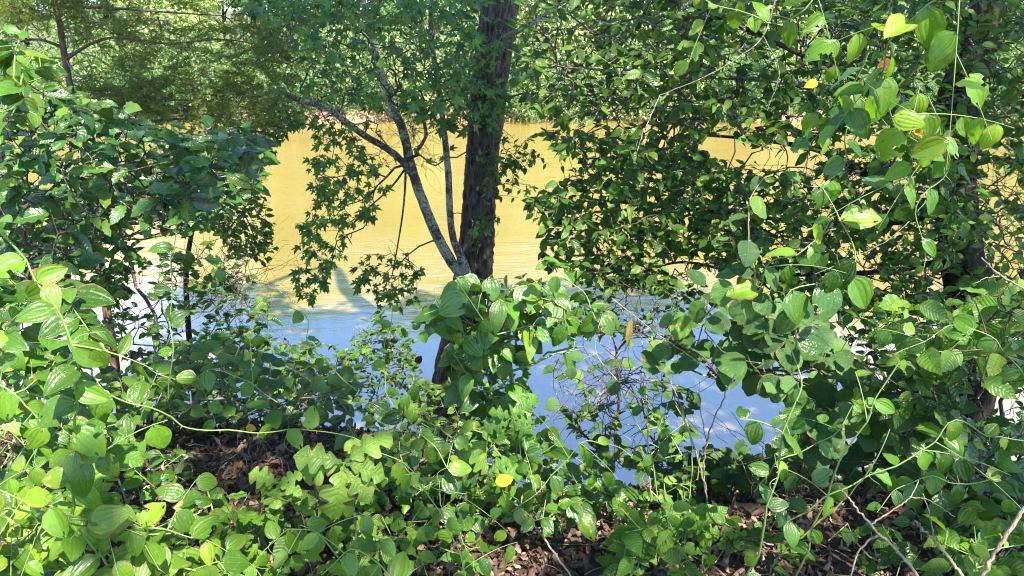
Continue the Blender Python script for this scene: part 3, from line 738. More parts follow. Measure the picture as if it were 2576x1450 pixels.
MARK = [(-60, 'the left picture edge'), (150, 'the cedar trunk'), (330, 'the bleached cedar twigs'), (520, 'the cedar spray'), (680, 'the curved limb tip'), (830, 'the curved limb bend'), (960, 'the left lichened stem'), (1100, 'the right lichened stem'),
        (1230, 'the thick dark trunk'), (1370, 'the central bright gap'), (1520, 'the elm crown edge'), (1680, 'the elm crown'), (1840, 'the dark elm limb'), (2000, 'the upper greenbrier strand'), (2200, 'the greenbrier column'), (2420, 'the right-hand trunk'), (2600, 'the right picture edge')]
used_ = {}
def mark(u):
    m = min(MARK, key=lambda q: abs(q[0] - u)); return ('left half behind ' if u < m[0] else 'right half behind ') + m[1], m[1]
def far_label(what, u):
    m = min(MARK, key=lambda q: abs(q[0] - u)); side = 'just left of' if u < m[0] - 25 else ('just right of' if u > m[0] + 25 else 'in line with')
    lb = what + ', ' + side + ' ' + m[1]; n = used_.get(lb, 0); used_[lb] = n + 1
    return lb
for i in range(17):     # second row that closes the view, dark leaf colour standing in for shaded gaps
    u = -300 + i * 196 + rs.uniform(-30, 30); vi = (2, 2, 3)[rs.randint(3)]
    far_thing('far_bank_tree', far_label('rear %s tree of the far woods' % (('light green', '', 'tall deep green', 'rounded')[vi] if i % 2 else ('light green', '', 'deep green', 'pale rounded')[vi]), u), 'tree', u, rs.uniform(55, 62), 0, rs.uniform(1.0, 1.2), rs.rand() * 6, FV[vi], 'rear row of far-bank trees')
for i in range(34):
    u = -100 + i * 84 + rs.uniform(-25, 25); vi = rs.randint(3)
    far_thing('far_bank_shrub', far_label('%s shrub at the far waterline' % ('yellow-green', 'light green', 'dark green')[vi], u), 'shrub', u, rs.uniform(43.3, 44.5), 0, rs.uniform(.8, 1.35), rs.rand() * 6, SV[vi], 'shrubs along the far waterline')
for i, (u, lb) in enumerate([(-1500, 'far-bank tree well outside the picture, farthest left'), (-1250, 'far-bank tree outside the left of the picture, broad light crown'), (-1000, 'far-bank tree outside the left edge, deep green'), (-780, 'far-bank tree outside the left edge, pale and wide'), (-560, 'far-bank tree outside the left edge, tall'), (-380, 'far-bank tree just outside the left edge, rounded'), (-210, 'far-bank tree just outside the left edge, bright crown'),
                          (2850, 'far-bank tree just outside the right edge, bright crown'), (3060, 'far-bank tree outside the right edge, deep green'), (3300, 'far-bank tree outside the right of the picture, light'), (3560, 'far-bank tree well outside the right of the picture')]):
    far_thing('far_bank_tree', lb, 'tree', u, 49 + (i % 3), 0, 1.05, i * 1.7, FV[(0, 2, 3, 1)[i % 4]], 'trees on the far bank')
# drift branches at the far waterline
for i, (u, w, lb) in enumerate([(905, 60, 'brown drift branch on the far clay ledge left of the lichened stem'), (1110, 90, 'tangled drift branch on the far clay ledge beside the thick trunk'), (1275, 50, 'short drift branch on the far clay ledge right of the thick trunk'), (735, 60, 'grey fallen branch on the far bank behind the curved maple limb')]):
    rs = np.random.RandomState(i + 5); x = (u - 1288) / FPX * 43.6; b = np.array([x, 44.6, 0.35]); r = empty('drift_branch', b, lb, 'branch')
    ch = []
    for k in range(7):
        a = rs.uniform(-.4, .4) + (math.pi if rs.rand() < .5 else 0); L = rs.uniform(.8, 2.2)
        p = np.array([[0, 0, .2], [math.cos(a) * L * .5, -.3, rs.uniform(0, .5)], [math.cos(a) * L, -.5 - rs.rand() * .5, rs.uniform(-.4, .3)]]); ch.append((catmull(p, 5), np.linspace(.06, .015, 11)))
    V, F, UV = tubes(ch, 5); add_mesh('wood', mesh_np('wood', V, F, UV, M['twig']), r)

# ------------------------------------------------------------------ big maple with three stems at the water's edge
D0 = 7.4
rs = np.random.RandomState(4)
tp = [at(1128, 1075, D0), at(1142, 980, D0), at(1160, 860, D0), at(1183, 740, D0), at(1196, 640, D0), at(1204, 540, D0), at(1212, 420, D0), at(1226, 270, D0), at(1243, 120, D0), at(1262, -30, D0)]
top = tp[-1]; tp += [top + np.array([0.15, -.05, 1.2]), top + np.array([0.2, -.2, 3.0]), top + np.array([.5, -.3, 5.0]), top + np.array([.4, -.5, 7.0])]
TP = catmull(tp, 14); ppm = FPX / 7.75
Lr = np.linspace(0, len(tp) - 1, len(TP))
TR = np.interp(Lr, [0, 1, 2, 3, 4, 5, 6, 7, 8, 9, 10, 11, 12, 13], [.27, .24, .20, .19, .172, .158, .15, .158, .165, .165, .15, .12, .08, .03])
base = TP[0].copy(); base[2] = gz(base[0], base[1])
maple = empty('maple_tree', base, 'big maple at the water edge, thick dark furrowed trunk with lichened side stems', 'tree')
add_mesh('trunk', bark_tube('trunk', TP, TR, M['bark_main'], 56, .17, 3, base, 11), maple)
ppx = 7.75 / FPX
sA = path([(1190, 760, 7.3), (1165, 700, 7.25), (1130, 650, 7.2), (1093, 580, 7.15), (1065, 510, 7.1), (1040, 440, 7.1), (1024, 370, 7.1), (1008, 315, 7.1), (985, 270, 7.15), (968, 215, 7.2), (950, 155, 7.2), (932, 85, 7.2), (915, 10, 7.2), (890, -90, 7.2), (860, -300, 7.3)], 12)
rA = np.interp(np.linspace(0, 1, len(sA)), [0, .1, .3, .5, .8, 1], [.06, .054, .046, .041, .028, .012])
sB = path([(1185, 720, 7.25), (1163, 655, 7.22), (1140, 600, 7.2), (1131, 520, 7.2), (1128, 440, 7.25), (1120, 360, 7.3), (1112, 290, 7.35), (1100, 200, 7.4), (1085, 90, 7.5), (1080, -60, 7.5), (1060, -250, 7.5)], 12)
rB = np.interp(np.linspace(0, 1, len(sB)), [0, .2, .5, .8, 1], [.055, .034, .030, .024, .010])
sC = path([(1042, 448, 7.1), (1010, 405, 7.05), (970, 372, 7.0), (915, 340, 6.9), (868, 305, 6.8), (820, 272, 6.7), (765, 255, 6.6), (722, 238, 6.5), (690, 205, 6.4), (655, 160, 6.3), (640, 110, 6.3)], 12)
rC = np.interp(np.linspace(0, 1, len(sC)), [0, .3, .7, 1], [.034, .029, .022, .008])
for nm, q, rr, m_ in (('stem', sA, rA, 'bark_lichen'), ('stem', sB, rB, 'bark_lichen'), ('branch', sC, rC, 'bark_lichen')):
    add_mesh(nm, bark_tube(nm, q, rr, M[m_], 14, .10, 7, base, 6), maple)
for q, r0, lb in ((path([(722, 238, 6.5), (700, 228, 6.4), (660, 240, 6.3), (620, 262, 6.2)], 8), .018, 0), (path([(1030, 410, 7.1), (985, 470, 7.2), (930, 520, 7.3), (880, 560, 7.4)], 8), .012, 0),
              (path([(1010, 320, 7.1), (1020, 420, 7.0), (1015, 520, 7.0), (1000, 620, 7.0), (985, 700, 7.0)], 8), .014, 0), (path([(1250, 100, 7.3), (1340, 60, 7.2), (1430, -10, 7.2)], 8), .03, 0),
              (path([(1225, 290, 7.3), (1160, 240, 7.2), (1080, 200, 7.0), (1000, 150, 6.9)], 8), .014, 0), (path([(1225, 250, 7.2), (1300, 240, 7.1), (1370, 215, 7.0)], 8), .012, 0)):
    V, F, UV = tubes([(q - base, np.linspace(r0, r0 * .35, len(q)))], 7); add_mesh('branch', mesh_np('branch', V, F, UV, M['twig_grey' if r0 > .015 else 'twig']), maple)
def tree_foliage(root, base, limbs, regs, leafkind, matname, size, seed, per, nparts, step=.12, win=.93, **kw):
    rs = np.random.RandomState(seed); nodes = []; par = []
    for L_ in limbs:
        prev = -1
        for p in L_[::3]: nodes.append(p); par.append(prev); prev = len(nodes) - 1
    tg = region_targets(regs, rs) if not isinstance(regs, np.ndarray) else regs
    A, par, cnt, n0 = grow((nodes, par), tg, rs, step, .3)
    rad = np.minimum(kw.pop('tip', .0018) * cnt ** .42, kw.pop('rmax', .02)); ch = [(P - base, r) for P, r in chains_of(A, par, rad, n0)]
    V, F, UV = tubes(ch, 4); add_mesh('twigs', mesh_np('twigs', V, F, UV, M[kw.pop('twigmat', 'twig')]), root, kind='stuff')
    P, D, N, Sz = twig_leaves(A, par, cnt, n0, rs, per, kw.pop('maxcnt', 5), size, **kw)
    ok = clear_keep(P, rs, win) & (P[:, 2] > .02)
    put_leaves(root, base, leafkind, matname, P[ok], D[ok], N[ok], Sz[ok], rs, nparts, minpx=10)
mregs = [([(600, -40), (1215, -40), (1205, 210), (1080, 280), (900, 260), (760, 200), (640, 120)], (5.0, 7.6), 230),
         ([(800, 290), (960, 300), (1000, 400), (960, 470), (940, 560), (880, 590), (800, 600), (740, 575), (775, 540), (770, 430)], (6.4, 7.6), 80),
         ([(760, 590), (880, 590), (850, 680), (800, 760), (770, 770), (735, 700)], (6.4, 7.2), 24),
         ([(900, 640), (990, 600), (1060, 680), (1040, 770), (960, 790), (900, 720)], (6.6, 7.2), 26),
         ([(1130, 60), (1300, 100), (1300, 300), (1150, 320)], (6.6, 7.0), 34),
         ([(1040, 370), (1130, 370), (1120, 440), (1050, 430)], (6.8, 7.0), 7), ([(960, 60), (1200, 120), (1200, 330), (1060, 320), (960, 250)], (6.3, 6.9), 55), ([(1230, 330), (1330, 340), (1340, 470), (1250, 470)], (6.8, 7.0), 20), ([(1180, 540), (1260, 540), (1250, 600), (1180, 590)], (7.0, 7.1), 6), ([(640, 220), (880, 240), (860, 310), (760, 330), (700, 320)], (6.9, 7.6), 30)]
tree_foliage(maple, base, [TP, sA, sB, sC], mregs, 'maple', 'maple', .10, 9, 1.5, 300, up=.7, camw=.5, droop=.5)
# unseen crown above the frame, its clusters shaped to throw shade
def crown_targets(c, r, n, seed, flat=.6):
    rs = np.random.RandomState(seed); q = nrm(rs.normal(size=(n, 3))) * (rs.rand(n, 1) ** .4) * np.array(r); return np.array(c) + q
def shade_crown(root, base, trunk, cs, size, matname, seed, per=3.0):
    rs = np.random.RandomState(seed); tg = np.vstack([crown_targets(c, r, n, seed + i) for i, (c, r, n) in enumerate(cs)])
    nodes = []; par = []; prev = -1
    for p in trunk[::4]: nodes.append(p); par.append(prev); prev = len(nodes) - 1
    A, par, cnt, n0 = grow((nodes, par), tg, rs, .3, .3); rad = np.minimum(.004 * cnt ** .5, .07)
    V, F, UV = tubes([(P - base, r) for P, r in chains_of(A, par, rad, n0)], 5); add_mesh('shade_branches', mesh_np('shade_branches', V, F, UV, M['bark_dark']), root, kind='stuff')
    P, D, N, Sz = twig_leaves(A, par, cnt, n0, rs, per, 8, size, camw=0, up=1.0, sun=.5); P = P + rs.normal(size=P.shape) * .12
    u, v, z = proj(P); ok = ~((z > 0) & (v > -60) & (u > -200) & (u < 2800))
    add_mesh('crown', merged_leaves('cheap', P[ok] - base, D[ok], N[ok], Sz[ok], rs, M[matname]), root, kind='stuff')
shade_crown(maple, base, TP[100:], [((-1.3, 4.6, 9.6), (1.5, 1.5, 1.2), 500), ((1.5, 3.1, 9.7), (1.5, 1.5, 1.2), 500), ((3.8, 4.3, 9.8), (1.8, 1.6, 1.2), 600), ((0.6, 1.6, 9.6), (1.7, 1.6, 1.1), 500)], .20, 'maple', 21, 4.0)  # out-of-view maple crown, laid out to shade the near water

# ------------------------------------------------------------------ right-hand tree
rt = [at(2450, 905, 4.6), at(2440, 820, 4.6), at(2425, 700, 4.6), at(2410, 560, 4.6), at(2400, 420, 4.6), at(2412, 280, 4.6), at(2440, 150, 4.6), at(2478, 20, 4.6), at(2510, -90, 4.6)]
e = rt[-1]; rt += [e + np.array([.1, -.1, 1.2]), e + np.array([-.1, -.6, 3]), e + np.array([-.3, -1.2, 5])]
RP = catmull(rt, 12); RR = np.interp(np.linspace(0, 1, len(RP)), [0, .1, .35, .45, .6, .75, .9, 1], [.15, .12, .11, .125, .085, .08, .07, .03])
rbase = RP[0].copy(); rbase[2] = gz(rbase[0], rbase[1])
RP = np.vstack([[rbase + [0, 0, -.1]], RP]); RR = np.concatenate([[.17], RR])
rtree = empty('elm_tree', rbase, 'dark-barked elm on the near bank at the right, its trunk behind the hanging vines', 'tree')
add_mesh('trunk', bark_tube('trunk', RP, RR, M['bark_dark'], 36, .16, 5, rbase, 9), rtree)
rb = [path([(2405, 480, 4.6), (2340, 380, 4.5), (2270, 300, 4.4), (2150, 200, 4.3), (2000, 130, 4.2), (1850, 60, 4.2), (1730, 10, 4.3)], 10),
      path([(2410, 560, 4.6), (2300, 520, 4.8), (2180, 440, 5.0), (2080, 385, 5.1), (1980, 362, 5.2), (1870, 348, 5.3), (1760, 340, 5.4)], 10),
      path([(2405, 520, 4.6), (2250, 560, 4.9), (2050, 560, 5.1), (1850, 540, 5.2), (1650, 520, 5.3), (1480, 500, 5.4)], 10),
      path([(2440, 150, 4.6), (2520, 200, 4.7), (2600, 260, 4.8)], 10),
      path([(2420, 300, 4.6), (2200, 240, 4.5), (1900, 200, 4.6), (1650, 190, 4.8), (1450, 170, 5.0)], 10),
      path([(2420, 640, 4.6), (2260, 680, 4.7), (2060, 690, 4.9), (1880, 690, 5.0), (1720, 660, 5.2), (1600, 690, 5.2)], 10)]
for i, q in enumerate(rb):
    r0 = (.03, .036, .022, .03, .022, .02)[i]; add_mesh('branch', bark_tube('branch', q, np.linspace(r0, .007, len(q)), M['bark_dark' if i != 4 else 'twig_grey'], 8, .1, i, rbase, 5), rtree)
eregs = [([(1300, -40), (1800, -40), (1800, 330), (1650, 420), (1450, 330), (1350, 280), (1285, 200)], (3.9, 5.6), 400),
         ([(1750, -40), (2620, -40), (2620, 420), (2150, 420), (1800, 360)], (3.9, 5.2), 480),
         ([(1360, 330), (1700, 330), (1850, 420), (1900, 620), (1780, 700), (1600, 740), (1480, 720), (1380, 680), (1350, 560), (1330, 500), (1440, 440), (1400, 380)], (4.2, 5.5), 400),
         ([(1850, 430), (2620, 380), (2620, 800), (2200, 800), (1950, 760), (1800, 640)], (4.0, 5.3), 460), ([(2330, 300), (2470, 300), (2480, 620), (2340, 620)], (3.6, 4.3), 40), ([(1560, 380), (1900, 420), (1900, 640), (1600, 640)], (5.0, 6.4), 130)]
tree_foliage(rtree, rbase, [RP] + rb, eregs, 'elm', 'elm', .070, 13, 1.9, 300, up=.8, camw=.45, droop=.35, step=.11)
shade_crown(rtree, rbase, RP[96:], [((3.6, 1.6, 9.6), (2.0, 1.9, 1.2), 480), ((6.4, 1.8, 9.8), (2.2, 2.2, 1.3), 650), ((6.0, 4.4, 10), (2.2, 1.6, 1.2), 520), ((5.0, -3.2, 9.5), (1.4, 1.3, .8), 260), ((3.3, -3.9, 9.5), (.9, .8, .5), 80), ((1.8, -1.9, 9.5), (.8, .8, .5), 70), ((2.5, -3.2, 9.5), (1.0, .8, .4), 28), ((5.2, -.8, 9.5), (1.3, 1.2, .8), 160)], .19, 'elm', 31, 3.5)  # out-of-view clusters added overhead and behind the camera to shade and dapple the bank

# ------------------------------------------------------------------ left cedar
ct = [at(300, 1010, 5.3), at(290, 920, 5.3), at(272, 800, 5.3), at(258, 700, 5.3), at(245, 600, 5.3), at(228, 480, 5.3), at(205, 350, 5.3), at(180, 235, 5.3), at(162, 140, 5.3), at(150, 60, 5.3), at(128, -40, 5.3), at(110, -200, 5.3)]
CP = catmull(ct, 8); CR = np.linspace(.035, .016, len(CP)); cb = CP[0].copy(); cb[2] = gz(cb[0], cb[1]); CP = np.vstack([[cb], CP]); CR = np.concatenate([[.04], CR])
cedar = empty('cedar_tree', cb, 'thin leaning red cedar with bleached dead twigs at the upper left', 'tree')
add_mesh('trunk', bark_tube('trunk', CP, CR, M['cedar_bark'], 12, .12, 2, cb, 5), cedar)
cbr = [path([(165, 150, 5.3), (230, 110, 5.1), (300, 95, 4.9), (420, 110, 4.9), (560, 100, 5.0), (700, 120, 5.1)], 8), path([(185, 250, 5.3), (300, 240, 5.0), (420, 250, 5.0), (560, 260, 5.1), (700, 290, 5.2)], 8),
       path([(140, 20, 5.3), (260, 20, 5.1), (400, 30, 5.0), (560, 40, 5.2)], 8), path([(200, 330, 5.3), (350, 310, 5.1), (500, 300, 5.2), (620, 330, 5.3)], 8), path([(160, 120, 5.3), (90, 100, 5.2), (0, 120, 5.0)], 8)]
for q in cbr:
    V, F, UV = tubes([(q - cb, np.linspace(.012, .003, len(q)))], 5); add_mesh('branch', mesh_np('branch', V, F, UV, M['cedar_bark']), cedar)
rs = np.random.RandomState(8); ch = []
for k in range(26):       # bleached, twisted dead twigs
    s = CP[int(len(CP) * rs.uniform(.62, .9))]; a = rs.uniform(-1.2, 1.6); pts = [s]; d = nrm(np.array([math.cos(a), rs.normal() * .5, math.sin(a) * .6]))
    for j in range(9): d = nrm(d + rs.normal(size=3) * .35 + [0, 0, -.06]); pts.append(pts[-1] + d * rs.uniform(.05, .11))
    ch.append((np.array(pts) - cb, np.linspace(.0055, .0012, 10)))
V, F, UV = tubes(ch, 4); add_mesh('dead_twigs', mesh_np('dead_twigs', V, F, UV, M['dead']), cedar, kind='stuff')
cregs = [([(300, 60), (640, 40), (760, 150), (750, 290), (600, 330), (420, 310), (320, 260), (300, 150)], (4.7, 5.7), 150), ([(-20, -40), (300, -40), (420, 80), (250, 110), (120, 60), (-20, 80)], (4.9, 5.6), 50),
         ([(200, 200), (420, 210), (420, 290), (240, 260)], (4.9, 5.4), 40), ([(600, 370), (660, 400), (650, 520), (590, 500)], (5, 5.5), 20)]
tree_foliage(cedar, cb, [CP] + cbr, cregs, 'cedar', 'cedar', .11, 17, 1.25, 220, up=.6, camw=.2, droop=.2, step=.09, tip=.0014, twigmat='cedar_bark')

# small-leaved elm sprays just right of the cedar
q0 = ground_pt(480, 6.0)
st = catmull([q0, at(470, 760, 6.0), at(480, 600, 6.0), at(520, 450, 6.0), at(560, 330, 6.0), at(620, 230, 6.0)], 8)
se = empty('elm_sapling', q0, 'slender small-leaved elm sapling over the water left of the maple', 'tree')
V, F, UV = tubes([(st - q0, np.linspace(.028, .007, len(st)))], 7); add_mesh('trunk', mesh_np('trunk', V, F, UV, M['bark_dark']), se)
tree_foliage(se, q0, [st], [([(560, 300), (720, 300), (740, 320), (670, 420), (650, 440), (600, 480)], (5.4, 6.4), 70), ([(560, 470), (665, 480), (690, 560), (695, 640), (640, 680), (580, 640), (520, 560)], (5.4, 6.4), 85), ([(430, 500), (560, 480), (560, 600), (450, 590)], (5.2, 6), 30)], 'elm', 'elm', .052, 19, 2.0, 300, up=.6, camw=.3, droop=.5, step=.08)

# ------------------------------------------------------------------ shrubs of the near bank
def B(label, kind, mat, regs, roots, size, seed, **kw):
    nm = kw.pop('name', 'shrub'); cat = kw.pop('cat', 'shrub')
    return bush(nm, label, cat, kind, mat, regs, [ground_pt(u, y) for u, y in roots], size, seed, **kw)
B('glossy dark-leaved holly bush filling the left side above the greenbrier', 'holly', 'holly',
  [([(-40, 250), (140, 240), (300, 250), (420, 320), (640, 310), (690, 340), (620, 420), (540, 470), (430, 560), (260, 580), (160, 660), (-40, 720)], (2.2, 3.3), 260)], [(120, 2.9), (300, 3.1)], .075, 101, per=1.15, step=.10, up=.6, camw=.6, droop=.35, win=.9, name='holly_bush')
B('loose top sprigs of the glossy bush below the cedar at the left', 'holly', 'holly',
  [([(-40, 190), (120, 200), (260, 240), (330, 300), (150, 300), (-40, 300)], (2.6, 3.2), 26)], [(60, 3.0)], .07, 140, per=1.0, step=.09, up=.5, camw=.6, win=0)
B('greenbrier leaves crowding the upper left edge beside the cedar trunk', 'brier', 'brier',
  [([(-40, 40), (60, 60), (110, 160), (90, 300), (-40, 330)], (2.0, 2.6), 20)], [(-60, 2.5)], .06, 141, per=1.0, step=.10, up=.4, camw=.6, droop=.8, name='greenbrier_thicket', cat='vine', twigmat='stem', win=0)
B('dark thicket closing the space under the holly at the left edge', 'elm', 'elm',
  [([(-40, 440), (250, 500), (330, 600), (330, 740), (200, 800), (-40, 760)], (3.2, 4.4), 150)], [(60, 3.8), (220, 4.0)], .065, 142, per=1.4, step=.09, up=.5, camw=.5, win=.4)
B('thin hazy spray of small leaves below the cedar over the far water', 'elm', 'elm',
  [([(240, 250), (560, 270), (740, 260), (760, 330), (560, 360), (300, 350)], (5.2, 6.4), 90)], [(330, 5.9)], .045, 143, per=1.5, step=.09, up=.5, camw=.4, win=.5)
B('dark broad-leaved bush behind the holly at the left, over creamy water', 'holly', 'holly',
  [([(180, 400), (640, 350), (690, 420), (640, 480), (560, 560), (420, 600), (200, 620)], (3.4, 4.6), 130)], [(420, 4.4)], .08, 124, per=1.1, step=.11, win=.6, up=.6, camw=.5)
B('bare-twigged dark shrub against pale water at the lower left', 'elm', 'elm',
  [([(250, 690), (430, 620), (560, 600), (700, 780), (640, 850), (420, 900), (260, 900)], (3.8, 5.2), 130)], [(330, 4.6), (500, 4.9)], .06, 102, per=.7, step=.09, win=.7)
B('dense dark shrub overhanging blue water left of the maple base', 'elm', 'elm',
  [([(540, 830), (700, 850), (860, 860), (900, 930), (860, 1010), (600, 1060), (300, 1060), (260, 940), (420, 900)], (3.8, 5.4), 170)], [(500, 4.9), (760, 5.0)], .06, 103, per=1.6, step=.09, win=.85, up=.8, camw=.4)
B('leafy brier thicket below the sapling on the lower left bank', 'brier_s', 'brier',
  [([(260, 920), (520, 850), (760, 900), (900, 940), (900, 1060), (560, 1060), (300, 1060)], (2.6, 3.6), 90)], [(500, 3.1)], .065, 104, per=1.2, step=.10, name='greenbrier_thicket', cat='vine', twigmat='stem_dry')
B('drooping bush with narrow leaves left of the maple base', 'elm', 'elm',
  [([(900, 800), (980, 780), (1040, 850), (1080, 960), (1090, 1060), (900, 1040), (850, 950)], (4.4, 5.6), 90)], [(990, 5.0)], .055, 105, per=1.7, step=.08, win=.85)
B('mixed leafy undergrowth shrub at the foot of the maple trunk', 'elm', 'elm',
  [([(1090, 960), (1330, 960), (1350, 1080), (1280, 1180), (1060, 1180), (1000, 1100)], (4.4, 6.0), 130)], [(1120, 5.2), (1260, 5.0)], .06, 106, per=1.7, step=.09, win=.8)
B('rounded greenbrier clump hanging in front of the maple trunk', 'brier', 'brier',
  [([(1100, 690), (1350, 680), (1500, 760), (1520, 850), (1440, 900), (1330, 850), (1290, 900), (1140, 850), (1070, 790)], (2.4, 2.9), 62)], [(1240, 2.9)], .078, 107, per=1.0, step=.10, up=.45, camw=.75, droop=.8, name='greenbrier_clump', cat='vine', twigmat='stem', rnd=.38)
B('darker greenbrier growing below the rounded clump', 'brier_s', 'brier',
  [([(1130, 860), (1310, 860), (1340, 1010), (1270, 1100), (1150, 1000)], (2.6, 3.2), 45)], [(1230, 3.1)], .07, 108, per=1.1, step=.10, up=.45, camw=.7, droop=.7, name='greenbrier_clump', cat='vine', twigmat='stem', rnd=.4)
B('small-leaved shrub above blue water right of the greenbrier clump', 'elm', 'elm',
  [([(1400, 760), (1560, 700), (1760, 700), (1780, 780), (1700, 860), (1520, 850), (1440, 820)], (4.2, 5.2), 90)], [(1520, 4.8), (1700, 5.0)], .06, 109, per=1.1, step=.09, win=.8)
B('sparse low shrub with round leaves over blue water centre right', 'brier_s', 'grape',
  [([(1380, 900), (1480, 880), (1700, 920), (1760, 1080), (1700, 1200), (1480, 1160), (1400, 1020)], (2.8, 4.2), 70)], [(1480, 3.4), (1600, 3.6)], .065, 110, per=.8, step=.11, win=.8, twigmat='twig')
B('leafy low greenbrier thicket at the bottom centre of the bank', 'brier_s', 'brier',
  [([(880, 1060), (1300, 1060), (1500, 1150), (1600, 1230), (1560, 1290), (1350, 1260), (1150, 1300), (900, 1250)], (2.2, 2.9), 120)], [(1000, 2.6), (1350, 2.7)], .062, 111, per=1.15, step=.10, up=.5, camw=.65, droop=.5, name='greenbrier_thicket', cat='vine', twigmat='stem')
B('dark broad-leaved shrub right of centre behind the hanging brier', 'grape', 'grape',
  [([(1600, 840), (1780, 740), (2000, 760), (2160, 820), (2120, 1000), (1900, 980), (1700, 950)], (2.3, 3.0), 62)], [(1850, 2.9), (2000, 3.0)], .085, 112, per=.7, step=.13, up=.35, camw=.95, droop=.7, rnd=.3)
B('broad matt leaves of a shrub low on the right', 'grape', 'grape',
  [([(2000, 1000), (2320, 990), (2380, 1130), (2250, 1200), (2060, 1140)], (2.2, 2.8), 40)], [(2180, 2.8)], .105, 113, per=.75, step=.13, up=.35, camw=.95, droop=.7, rnd=.3)
B('dim round-leaved undergrowth at the waterside right of centre', 'brier_s', 'grape',
  [([(1620, 1130), (2060, 1140), (2250, 1200), (2300, 1290), (1900, 1290), (1660, 1260)], (2.9, 3.9), 130)], [(1800, 3.4), (2050, 3.4)], .075, 114, per=1.3, step=.10, up=.5, camw=.6, droop=.5, win=.8)
B('serrated-leaved hornbeam bush reaching in from the right edge', 'elm_big', 'seedling',
  [([(2200, 760), (2620, 700), (2620, 960), (2420, 980), (2260, 940)], (1.9, 2.7), 60)], [(2560, 2.6)], .085, 115, per=.9, step=.11, up=.6, camw=.6, droop=.5, win=.85)
B('dim mixed shrub at the right edge above the dark litter', 'brier_s', 'brier',
  [([(2250, 1080), (2620, 1040), (2620, 1300), (2400, 1330), (2240, 1240)], (2.1, 3.0), 95)], [(2450, 2.7)], .07, 116, per=1.1, step=.10, up=.45, camw=.7, droop=.5, win=.8)
B('green bush of oval leaves under the right-hand trunk', 'elm_big', 'elm',
  [([(2180, 900), (2420, 930), (2440, 1060), (2250, 1060), (2150, 1000)], (2.1, 2.8), 50)], [(2350, 2.7)], .08, 117, per=1.0, step=.11, up=.5, camw=.6, droop=.5, win=.8)
B('shaded elm thicket behind the right-hand trunk over yellow water', 'elm', 'elm',
  [([(1850, 420), (2150, 400), (2620, 330), (2620, 780), (2200, 780), (1900, 720)], (5.0, 6.4), 190)], [(2150, 5.6), (2480, 5.6)], .065, 131, per=1.5, step=.11, win=.85, up=.7)
B('dark background shrub on the right bank slope below the elm trunk', 'elm', 'elm',
  [([(2000, 740), (2620, 720), (2620, 1100), (2300, 1050), (2060, 900)], (3.4, 4.4), 180)], [(2300, 3.9), (2500, 3.9)], .065, 118, per=1.4, step=.09, win=.85)
B('mass of young elm leaves at the lower centre left behind the oak seedling', 'elm_big', 'seedling',
  [([(560, 1240), (900, 1200), (960, 1330), (900, 1460), (560, 1470), (500, 1360)], (1.8, 2.3), 55)], [(720, 2.1)], .07, 119, per=1.0, step=.10, up=.6, camw=.55, droop=.3)
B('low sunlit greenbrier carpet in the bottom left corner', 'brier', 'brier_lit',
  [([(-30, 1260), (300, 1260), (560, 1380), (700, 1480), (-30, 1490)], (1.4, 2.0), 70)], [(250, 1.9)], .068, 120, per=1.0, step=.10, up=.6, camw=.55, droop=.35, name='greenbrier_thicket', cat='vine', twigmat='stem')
B('greenbrier tangle in half shade behind the sunlit vine on the left', 'brier', 'brier',
  [([(-30, 700), (200, 700), (260, 900), (300, 1100), (250, 1260), (-30, 1260)], (1.7, 2.5), 90)], [(60, 2.3)], .075, 121, per=1.0, step=.11, up=.5, camw=.6, droop=.5, name='greenbrier_thicket', cat='vine', twigmat='stem')
B('bright young elm seedling on the litter at the bottom right of centre', 'elm_big', 'seedling',
  [([(1560, 1280), (1760, 1270), (1790, 1460), (1520, 1470), (1540, 1350)], (1.8, 2.2), 34)], [(1660, 2.05)], .065, 122, per=1.3, step=.09, up=.7, camw=.55, droop=.25, name='elm_seedling', cat='seedling', twigmat='stem')
B('leafy seedlings standing over the left edge of the litter opening', 'elm_big', 'seedling',
  [([(960, 1290), (1180, 1300), (1220, 1400), (1180, 1480), (940, 1480)], (1.8, 2.2), 18)], [(1080, 2.05)], .065, 125, per=1.1, step=.09, up=.6, camw=.55, droop=.3, name='seedling', cat='seedling', twigmat='stem')
B('shaded leafy shrub at the back of the lower left litter hollow', 'elm', 'elm',
  [([(250, 1040), (760, 1040), (800, 1130), (640, 1120), (480, 1110), (330, 1160)], (2.9, 3.5), 60)], [(500, 3.2)], .055, 126, per=1.4, step=.09, up=.6, camw=.5, droop=.3)
B('low broad-leaved plants in the lower left hollow beside the oak seedling', 'brier', 'brier',
  [([(280, 1160), (470, 1130), (520, 1250), (640, 1300), (620, 1400), (380, 1360), (280, 1280)], (2.0, 2.6), 26)], [(400, 2.4)], .06, 127, per=1.0, step=.10, up=.6, camw=.55, droop=.3, name='greenbrier_thicket', cat='vine', twigmat='stem')
B('leafy plants between the green canes on the lower right litter', 'elm_big', 'elm',
  [([(1780, 1290), (1960, 1280), (2050, 1360), (1980, 1480), (1800, 1470)], (1.9, 2.3), 14)], [(1900, 2.1)], .065, 128, per=1.0, step=.10, up=.6, camw=.55, droop=.3)
B('rounded dim leaves near the ground at the lower right edge', 'brier_s', 'brier',
  [([(2250, 1280), (2620, 1250), (2620, 1400), (2420, 1420), (2280, 1360)], (2.0, 2.5), 28)], [(2450, 2.3)], .065, 129, per=1.0, step=.10, up=.5, camw=.6, droop=.4)
